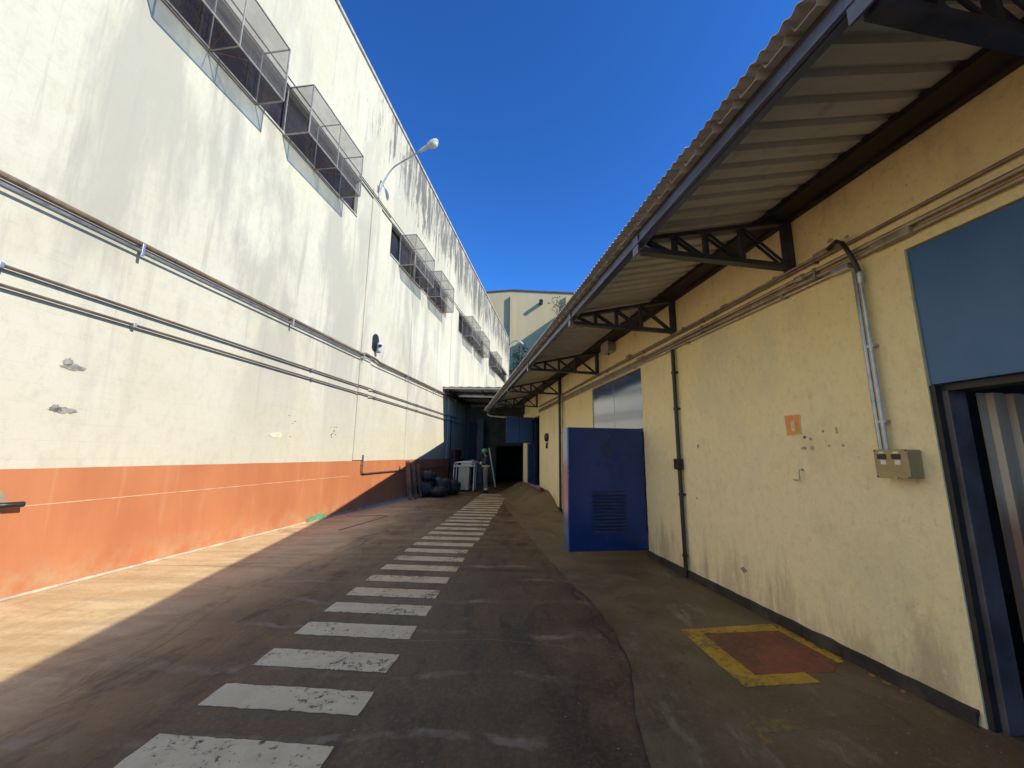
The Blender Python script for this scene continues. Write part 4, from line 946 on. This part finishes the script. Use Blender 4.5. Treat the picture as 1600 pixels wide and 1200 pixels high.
MB().hexa([(6.08, 1.247, .10), (6.165, 1.293, .10), (6.177, 1.271, .10), (6.092, 1.225, .10), (6.08, 1.247, 1.935), (6.165, 1.293, 1.935), (6.177, 1.271, 1.935), (6.092, 1.225, 1.935)]).build('door_flange', 'blue_transom', YB, label='narrow glossy flange on the outer edge of the louvred leaf')
# ---- far doorway
MB().box(14.74, 15.99, -.08, -.03, .43, 1.95).build('door_leaf', 'blue', YB, bevel=.005)
pn = MB().box(14.70, 14.745, .02, 1.02, 1.945, 2.895).build('transom_panel', m_blue('far_blue_panel', (0.012, 0.05, 0.16), (0.016, 0.06, 0.19), 0.3, 0.1), YB, bevel=.005, label='far blue transom panel swung out over the ramp')
sub(MB().box(14.694, 14.70, .52, .535, 1.95, 2.89), 'panel_rib', 'blue', pn, YB)
MB().box(13.64, 13.70, -.12, .0, .42, 2.87).build('door_jamb', 'black_steel', YB)
MB().box(14.66, 14.735, -.14, -.02, .42, 2.87).build('door_jamb', 'steel_blue', YB)
# ramp in front of the far doorway
b = MB(); m = 12
rows = []
for i in range(m + 1):
    s = 10.9 + (16.75 - 10.9) * i / m; t = min(1, max(0, (s - 10.9) / 1.5)); z = .42 * (3 * t * t - 2 * t ** 3)
    for o, q in ((0.0, 1), (.25, .88), (.5, .5), (.8, .15), (1.1, 0)): b.v.append(Vector((s, o, z * q + .0075)))
for i in range(m):
    for j in range(4): k = i * 5 + j; b.f.append((k, k + 1, k + 6, k + 5))
b.smooth = True; b.build('ramp', 'apron', None, FR, (0, 0, 0), kind='structure')
T = Thing('rolled_mat', FR, (12.3, .3, .3), 'grey rolled mat with red end lying below the far blue door', 'mat')
MB().tube([(12.35, .22, .46), (13.5, .30, .50)], .06, 12).build('roll', simple('grey_rubber', (.10, .10, .11), .6), T)
MB().tube([(12.30, .217, .458), (12.35, .22, .46)], .066, 12).build('end_cap', 'red_box', T)
T = Thing('wall_bell', FR, (12.44, 0, 2.0), 'small black bell with a bracket on the far yellow wall', 'bell')
MB().tube([(12.44, 0, 2.06), (12.44, .05, 2.06), (12.44, .09, 2.06), (12.44, .11, 2.06)], [.13, .14, .11, .05], 14).build('gong', 'black', T)
MB().bar((12.44, .02, 1.9), (12.44, .05, 1.72), .05, .03).build('bracket', 'black', T)
MB().bar((12.36, .03, 1.74), (12.54, .03, 1.80), .02, .02).build('striker', 'black', T)

# ---- canopy along the yellow building
AW = Thing('metal_canopy', FR, (0, 0, 3.2), 'corrugated canopy on steel brackets along the yellow building', 'canopy')
PITCH, SW = 0.176, 1.056
SEND = 17.35
def sheet_h(o): return 3.430 + (1.5 - o) * 0.225
RIB = [(0.0, 0.0), (0.62, 0.0), (0.70, 0.038), (0.92, 0.038)]       # pan, web, raised rib over one pitch
proto = None; ss = -3.2; k = 0
def sheet_mesh(prof, rows, hfun, t):
    b = MB(); nr = len(rows) * 2; m = len(prof) - 1
    for s, wv in prof:
        for o in rows: b.v += [Vector((s, o, hfun(o) + wv)), Vector((s, o, hfun(o) + wv + t))]
    for i in range(m):
        for j in range(len(rows) - 1):
            a = i * nr + 2 * j; c = a + nr
            b.f += [(a, c, c + 2, a + 2), (a + 1, a + 3, c + 3, c + 1)]
        for e in (i * nr + nr - 2, i * nr): b.f.append((e, e + nr, e + nr + 1, e + 1))
    for i0 in (0, m):
        for j in range(len(rows) - 1): a = i0 * nr + 2 * j; b.f.append((a, a + 2, a + 3, a + 1))
    return b
while ss < SEND - .3:
    if proto is None:
        prof = [(PITCH * (q + f), z) for q in range(6) for f, z in RIB] + [(PITCH * 6, 0), (PITCH * 6.4, 0)]
        proto = sheet_mesh(prof, [-0.30, 0.6, 1.56], sheet_h, .003).build('roof_sheet', 'cement', AW.e, FR, (0, 0, 3.2)); o = proto
    else:
        o = proto.copy(); C.objects.link(o)
    o.parent = AW.e
    o.location = (-(0.010 * rnd.uniform(-1, 1)), ss, 0.0035 * (k % 2) + rnd.uniform(-.001, .001))
    o.rotation_euler = (0, rnd.uniform(-.003, .003), rnd.uniform(-.002, .002))
    ss += SW; k += 1
# finely ribbed edge strips lapped over the sheet ends
proto = None; ss = -3.2; k = 0
while ss < SEND - .3:
    if proto is None:
        prof = [(1.76 * i / 176, .010 * math.cos(2 * math.pi * (i / 176) * 1.76 / .0704)) for i in range(177)]
        bb = sheet_mesh(prof, [1.36, 1.615], lambda o: sheet_h(o) + .046, .003); bb.smooth = True
        proto = bb.build('edge_strip', 'cement', AW.e, FR, (0, 0, 3.2)); o = proto
    else:
        o = proto.copy(); C.objects.link(o)
    o.parent = AW.e; o.location = (0.005 * rnd.uniform(-1, 1), ss, .003 * (k % 2))
    ss += 1.76; k += 1
MB().box(-3.2, SEND, 1.455, 1.515, 3.285, 3.375).box(-3.2, SEND, 1.50, 1.535, 3.285, 3.297).build('fascia_beam', 'steel_fascia', AW, bevel=.004)
MB().box(-3.2, SEND, 1.44, 1.50, 3.377, 3.428).build('purlin', 'black_steel', AW)
MB().box(-3.2, SEND, 0.012, .26, 3.665, 3.72).box(-3.2, SEND, 0.012, .06, 3.64, 3.665).build('wall_beam', 'black_steel', AW)
def bracket(s):
    t = .042; sep = .05
    pr = None
    def chord(): return MB()
    b = MB().box(s - .045, s + .045, .003, .055, 3.18, 3.70)
    pr = b.build('bracket', 'steel_blue', AW, bevel=.003)
    def mem(p, q, nm, w_=t, hh=t):
        sub(MB().bar((s, *p), (s, *q), w_, hh), nm, 'steel_blue', pr, AW)
    mem((.05, 3.215), (1.47, 3.245), 'bottom_chord', .075, .045)
    mem((.05, 3.665), (1.455, 3.345), 'top_chord', .075, .04)
    top = lambda o: 3.65 - (o - .05) * .228
    for o in (.50, .86, 1.16): mem((o, 3.225), (o, top(o)), 'strut', .04, .04)
    for oa_, ob_ in ((.48, .09), (.84, .54), (1.14, .90), (1.40, 1.19)):
        for e in (-.022, .022):
            sub(MB().bar((s + e, oa_, top(oa_) - .01), (s + e, ob_, 3.24), .012, .026), 'diagonal', 'steel_blue', pr, AW)
    sub(MB().box(s - .05, s + .05, 1.516, 1.528, 3.205, 3.372), 'end_plate', 'steel_fascia', pr, AW)
for s in (-2.7, -0.8, 1.06, 3.0, 4.96, 7.92, 10.89, 13.95, 16.5): bracket(s)
T = Thing('gutter_pipe', FR, (17.4, 1.5, 3.2), 'white gutter pipe at the far tip of the corrugated canopy', 'pipe')
MB().tube([(17.37, 1.5, 3.24), (17.39, 1.35, 3.17), (17.4, .85, 3.14), (17.4, .2, 3.13)], .032, 8).build('tube', 'white_plastic', T)
MB().tube([(17.4, .82, 3.14), (17.4, .74, 3.14)], .045, 10).build('socket', 'white_plastic', T)
# weed growing on the sheet edge
def leaves(b, c, n, rad, size, seed, squash=1.0):
    r = random.Random(seed)
    for _ in range(n):
        d = Vector((r.gauss(0, 1), r.gauss(0, 1), r.gauss(0, 1)));
        if d.length < .01: continue
        d.normalize(); p = Vector(c) + Vector((d.x * rad, d.y * rad, d.z * rad * squash)) * (r.random() ** .45)
        u = Vector((r.gauss(0, 1), r.gauss(0, 1), r.gauss(0, .6))).normalized(); v = u.cross(Vector((r.gauss(0, 1), r.gauss(0, 1), r.gauss(0, 1)))).normalized()
        s = size * r.uniform(.6, 1.3); b.add([p - u * s, p + v * s * .45, p + u * s, p - v * s * .45], [(0, 1, 2, 3)])
    return b
T = Thing('weed', FR, (5.4, 1.5, 3.45), 'spindly green weed sprouting from the canopy edge', 'plant')
b = MB()
for k in range(7):
    a = rnd.uniform(0, 6.28); l = rnd.uniform(.15, .34); b.tube([(5.4, 1.55, 3.46), (5.4 + .05 * math.cos(a), 1.55 + .05 * math.sin(a), 3.46 + l * .6), (5.4 + .13 * math.cos(a), 1.55 + .1 * math.sin(a), 3.46 + l)], .004, 4)
b.build('stem', 'leaf', T); leaves(MB(), (5.4, 1.55, 3.68), 60, .15, .022, 4).build('foliage', simple('pale_weed_leaf', (.22, .26, .10), .7), T, recalc=False)

# ---- conduits on the yellow wall
def run(h, s0, s1, r_, o, mat, label, fit, clips=True):
    T = Thing('conduit', FR, (s0, 0, h), label, 'conduit', 'conduits under the canopy on the yellow wall')
    pts = []; s = s0
    while s < s1: pts.append((s, o + .004 * math.sin(s * 1.3 + h * 9), h + .006 * math.sin(s * .9 + h * 20))); s += .7
    pts.append((s1, o, h)); MB().tube(pts, r_, 8).build('tube', mat, T)
    for f in fit: MB().tube([(f - .05, o, h), (f - .04, o + .004, h), (f + .04, o + .004, h), (f + .05, o, h)], [r_, r_ * 1.7, r_ * 1.7, r_], 8).build('coupling', mat, T)
    if clips:
        s = s0 + .55
        while s < s1:
            MB().box(s - .012, s + .012, 0, o + r_ + .006, h - r_ - .006, h + r_ + .006).build('clip', mat, T); s += 1.55
    return T
run(3.150, -4, 13.6, .013, .03, 'conduit_red', 'topmost thin brown conduit on the yellow wall', [1.2, 4.1])
T = run(3.182, 2.62, 13.6, .012, .035, 'conduit', 'thin conduit riding on the topmost one, ending at the bent hose', [3.9, 6.3])
MB().box(2.60, 2.74, .015, .06, 3.16, 3.205).build('conduit_body', 'conduit', T, bevel=.006)
MB().box(6.30, 6.42, .015, .07, 3.15, 3.225).build('conduit_body', 'conduit', T, bevel=.006)
run(3.062, -4, 13.6, .019, .035, 'conduit', 'thick grey conduit, upper of the stacked pair above the doors', [2.9, 6.0])
T = run(3.012, -4, 13.6, .018, .035, 'conduit', 'thick grey conduit, lower of the stacked pair above the doors', [4.4])
MB().box(2.02, 2.28, .01, .075, 2.985, 3.045).build('conduit_body', 'conduit', T, bevel=.012)
T = run(2.972, 2.55, 13.6, .012, .04, 'zinc', 'lowest thin bright conduit just above the blue transom', [5.2])
MB().box(2.46, 2.60, .012, .062, 2.945, 2.998).build('conduit_body', 'zinc', T, bevel=.008)
T = Thing('conduit_drop', FR, (2.42, 0, 1.56), 'pair of bright vertical conduits dropping to the khaki switch box', 'conduit')
MB().tube([(2.60, .055, 3.183), (2.50, .085, 3.19), (2.44, .10, 3.14), (2.405, .085, 3.02), (2.395, .06, 2.93), (2.392, .045, 2.86)], .017, 10).build('flexible_hose', 'black_pipe', T)
MB().tube([(2.392, .045, 2.88), (2.392, .045, 2.80), (2.392, .045, 2.79)], [.021, .021, .015], 10).build('coupling', 'zinc', T)
MB().tube([(2.392, .045, 2.85), (2.390, .045, 1.55)], .014, 10).build('tube', 'zinc', T)
MB().tube([(2.47, .04, 2.96), (2.432, .045, 2.93), (2.427, .045, 1.55)], .014, 10).build('tube', 'zinc', T)
for h in (2.3, 1.75): MB().box(2.37, 2.46, 0, .05, h, h + .02).build('clip', 'zinc', T)
T = Thing('switch_box', FR, (2.33, 0, 1.38), 'khaki switch box with two small windows on the yellow wall', 'box')
MB().box(2.215, 2.425, .002, .105, 1.375, 1.562).build('body', 'meter', T, bevel=.008)
MB().box(2.213, 2.427, .105, .113, 1.373, 1.564).build('lid', 'meter', T, bevel=.003)
for s in (2.375, 2.285):
    wv = MB().box(s - .028, s + .028, .112, .119, 1.500, 1.532).build('switch_window', 'black', T, bevel=.002)
    MB().box(s - .016, s + .016, .1132, .1145, 1.538, 1.549).build('label_tag', 'white_plastic', T)
    MB().box(s - .022, s + .012, .1132, .1145, 1.464, 1.492).build('label_tag', 'paper', T)
for s in (2.222, 2.418):
    for h in (1.382, 1.555): MB().cyl((s, .112, h), (s, .117, h), .005, 8).build('screw', 'black_steel', T)
MB().box(2.29, 2.305, .112, .122, 1.372, 1.384).build('latch', 'zinc', T)
T = Thing('sign', FR, (3.17, 0, 1.70), 'faded orange sign with pale bar on the yellow wall', 'sign')
MB().plate([(3.105, 1.705), (3.262, 1.70), (3.268, 1.885), (3.10, 1.885)], 0.0, .006).build('panel', 'cream_sign', T)
MB().plate([(3.112, 1.713), (3.255, 1.708), (3.260, 1.878), (3.107, 1.878)], 0.0, .0075).build('orange_face', 'orange', T)
MB().plate([(3.164, 1.735), (3.200, 1.735), (3.202, 1.805), (3.195, 1.832), (3.170, 1.832), (3.163, 1.805)], 0.0, .0085).build('pictogram', 'cream_sign', T)
T = Thing('hook', FR, (3.15, 0, 1.32), 'small metal hook on the yellow wall below the orange sign', 'hook')
MB().tube([(3.14, 0, 1.40), (3.14, .03, 1.40), (3.135, .045, 1.37), (3.13, .05, 1.315), (3.16, .045, 1.31), (3.21, .03, 1.31)], .006, 6).build('wire', 'zinc', T)
MB().tube([(3.14, 0.0, 1.40), (3.14, .006, 1.40)], .012, 8).build('rose', 'zinc', T)
T = Thing('drainpipe', FR, (4.99, 0, 0), 'black downpipe on the yellow wall right of the blue leaf', 'pipe')
MB().tube([(4.985, .045, 2.96), (4.99, .045, 1.5), (4.985, .045, .0)], .026, 10).build('tube', 'black_pipe', T)
MB().box(4.945, 5.04, .01, .10, 1.335, 1.475).build('junction_box', 'black', T, bevel=.012)
for h in (2.62, 2.12, 1.0, .25): MB().tube([(4.988, .045, h), (4.988, .045, h + .035)], .034, 10).build('collar', 'black_pipe', T)
for h in (2.62, 2.12, 1.0): MB().box(4.95, 5.03, 0, .02, h + .005, h + .03).build('clip', 'black_pipe', T)
T = Thing('drain_pipes', FR, (10.76, 0, 0), 'pair of dark vertical pipes on the yellow wall behind the open leaf', 'pipe')
MB().tube([(10.80, .06, 3.7), (10.80, .06, .05)], .035, 10).build('tube', 'black_pipe', T)
MB().tube([(10.55, .05, 3.2), (10.55, .05, .05)], .022, 10).build('tube', 'conduit', T)
for h in (.9, 2.1, 2.95): MB().box(10.52, 10.85, 0, .03, h, h + .03).build('clip', 'zinc', T)
T = Thing('junction_box', FR, (7.15, 0, 3.45), 'grey metal box under the canopy above the middle blue door', 'box')
MB().box(6.98, 7.30, .004, .16, 3.46, 3.66).build('body', 'zinc', T, bevel=.008)
MB().box(6.96, 7.32, .16, .172, 3.445, 3.665).build('lid', 'grey_plastic', T, bevel=.004)
MB().tube([(7.14, .08, 3.46), (7.14, .08, 3.42)], .015, 8).build('gland', 'black', T)

# ================================================================== FAR BACKGROUND
FB = Thing('far_warehouse', FW, (48, 2, 0), 'huge beige warehouse with shallow gable closing the view', 'building')
prof = [(-14, 20.8), (-0.2, 22.05), (9.0, 21.7), (18, 21.3)]
b = MB(); n = len(prof)
outl = [(-14, 0)] + prof + [(18, 0)]; m = len(outl)
b.v = [Vector((48, x, z)) for x, z in outl] + [Vector((70, x, z)) for x, z in outl]
b.f = [tuple(range(m)), tuple(reversed(range(m, 2 * m)))] + [(i, m + i, m + (i + 1) % m, (i + 1) % m) for i in range(m)]
b.build('wall', 'beige', FB)
for x in (-7.2, -0.12, 6.85): MB().box(47.6, 47.998, x - .22, x + .22, 0, 21.3).build('pilaster', 'beige', FB)
for (xa, za), (xb, zb) in zip(prof, prof[1:]):
    MB().hexa([(47.85, xa, za + .02), (49, xa, za + .02), (49, xb, zb + .02), (47.85, xb, zb + .02), (47.85, xa, za + .16), (49, xa, za + .16), (49, xb, zb + .16), (47.85, xb, zb + .16)]).build('roof_edge', 'grey_pipe', FB)
MB().tube([(48.0, 3.55, 20.4), (47.3, 3.52, 20.4), (46.98, 3.5, 20.35)], .24, 14).build('spout', 'black', FB)
MB().box(38.2, 47.995, 11.15, 22, 0, 22.75).build('unseen_shadow_block', 'beige', FB)  # unseen block, added and sized to cast the slanting shadow on the far wall
MB().box(38.1, 47.995, 11.1, 22.1, 22.76, 22.84).build('shadow_block_roof', 'grey_pipe', FB)
T = Thing('street_lamp', FW, (38.9, -0.42, 0), 'arched street lamp beyond the end of the white wall', 'lamp')
arc = [(38.9, -.35, 0), (38.9, -.35, 11.9)] + [(38.9, -.35 + .75 * (1 - math.cos(a)), 11.9 + .95 * math.sin(a)) for a in [R(x) for x in (20, 45, 70, 95, 118)]]
MB().tube(arc, .055, 8).build('pole', 'zinc', T)
MB().tube([(38.9, .62, 12.76), (38.9, .85, 12.66), (38.9, 1.08, 12.5)], [.07, .13, .06], 10).build('lamp_head', 'grey_plastic', T)
T = Thing('vent_pole', FW, (40, .76, 0), 'thin dark pole rising beside the far tree', 'pole')
MB().tube([(40, .78, 0), (40, .78, 12.55)], .06, 8).build('shaft', 'black_pipe', T); MB().tube([(40, .78, 12.5), (40, .78, 12.7)], .09, 8).build('cap', 'black_pipe', T)
def tree(x, y, h, cr, seed, label, n):
    T = Thing('tree', FW, (y, x, 0), label, 'tree'); r = random.Random(seed)
    b = MB(); b.tube([(y, x, 0), (y + .1, x + .05, h * .35), (y, x - .05, h * .62)], [.2, .15, .09], 8)
    cs = []
    for k in range(9):
        a = r.uniform(0, 6.28); q = r.uniform(.2, .8) * cr; e = (y + q * math.sin(a), x + q * math.cos(a), h * r.uniform(.62, .96)); cs.append(e)
        b.tube([(y + .05, x, h * r.uniform(.35, .6)), ((y + e[0]) / 2, (x + e[1]) / 2, e[2] * .85), e], [.07, .045, .02], 5)
    b.build('trunk', 'bark', T)
    lb = MB()
    for e in cs: leaves(lb, e, n // 9, cr * r.uniform(.3, .5), .14, r.randint(0, 9999), 1.0)
    lb.build('crown', 'leaf', T, recalc=False)
tree(1.7, 41.0, 12.0, 1.8, 3, 'dark green tree beyond the canopy, in front of the beige warehouse', 2400)
tree(0.6, 44.5, 14.6, 1.3, 9, 'pale slender tree behind the street lamp', 800)
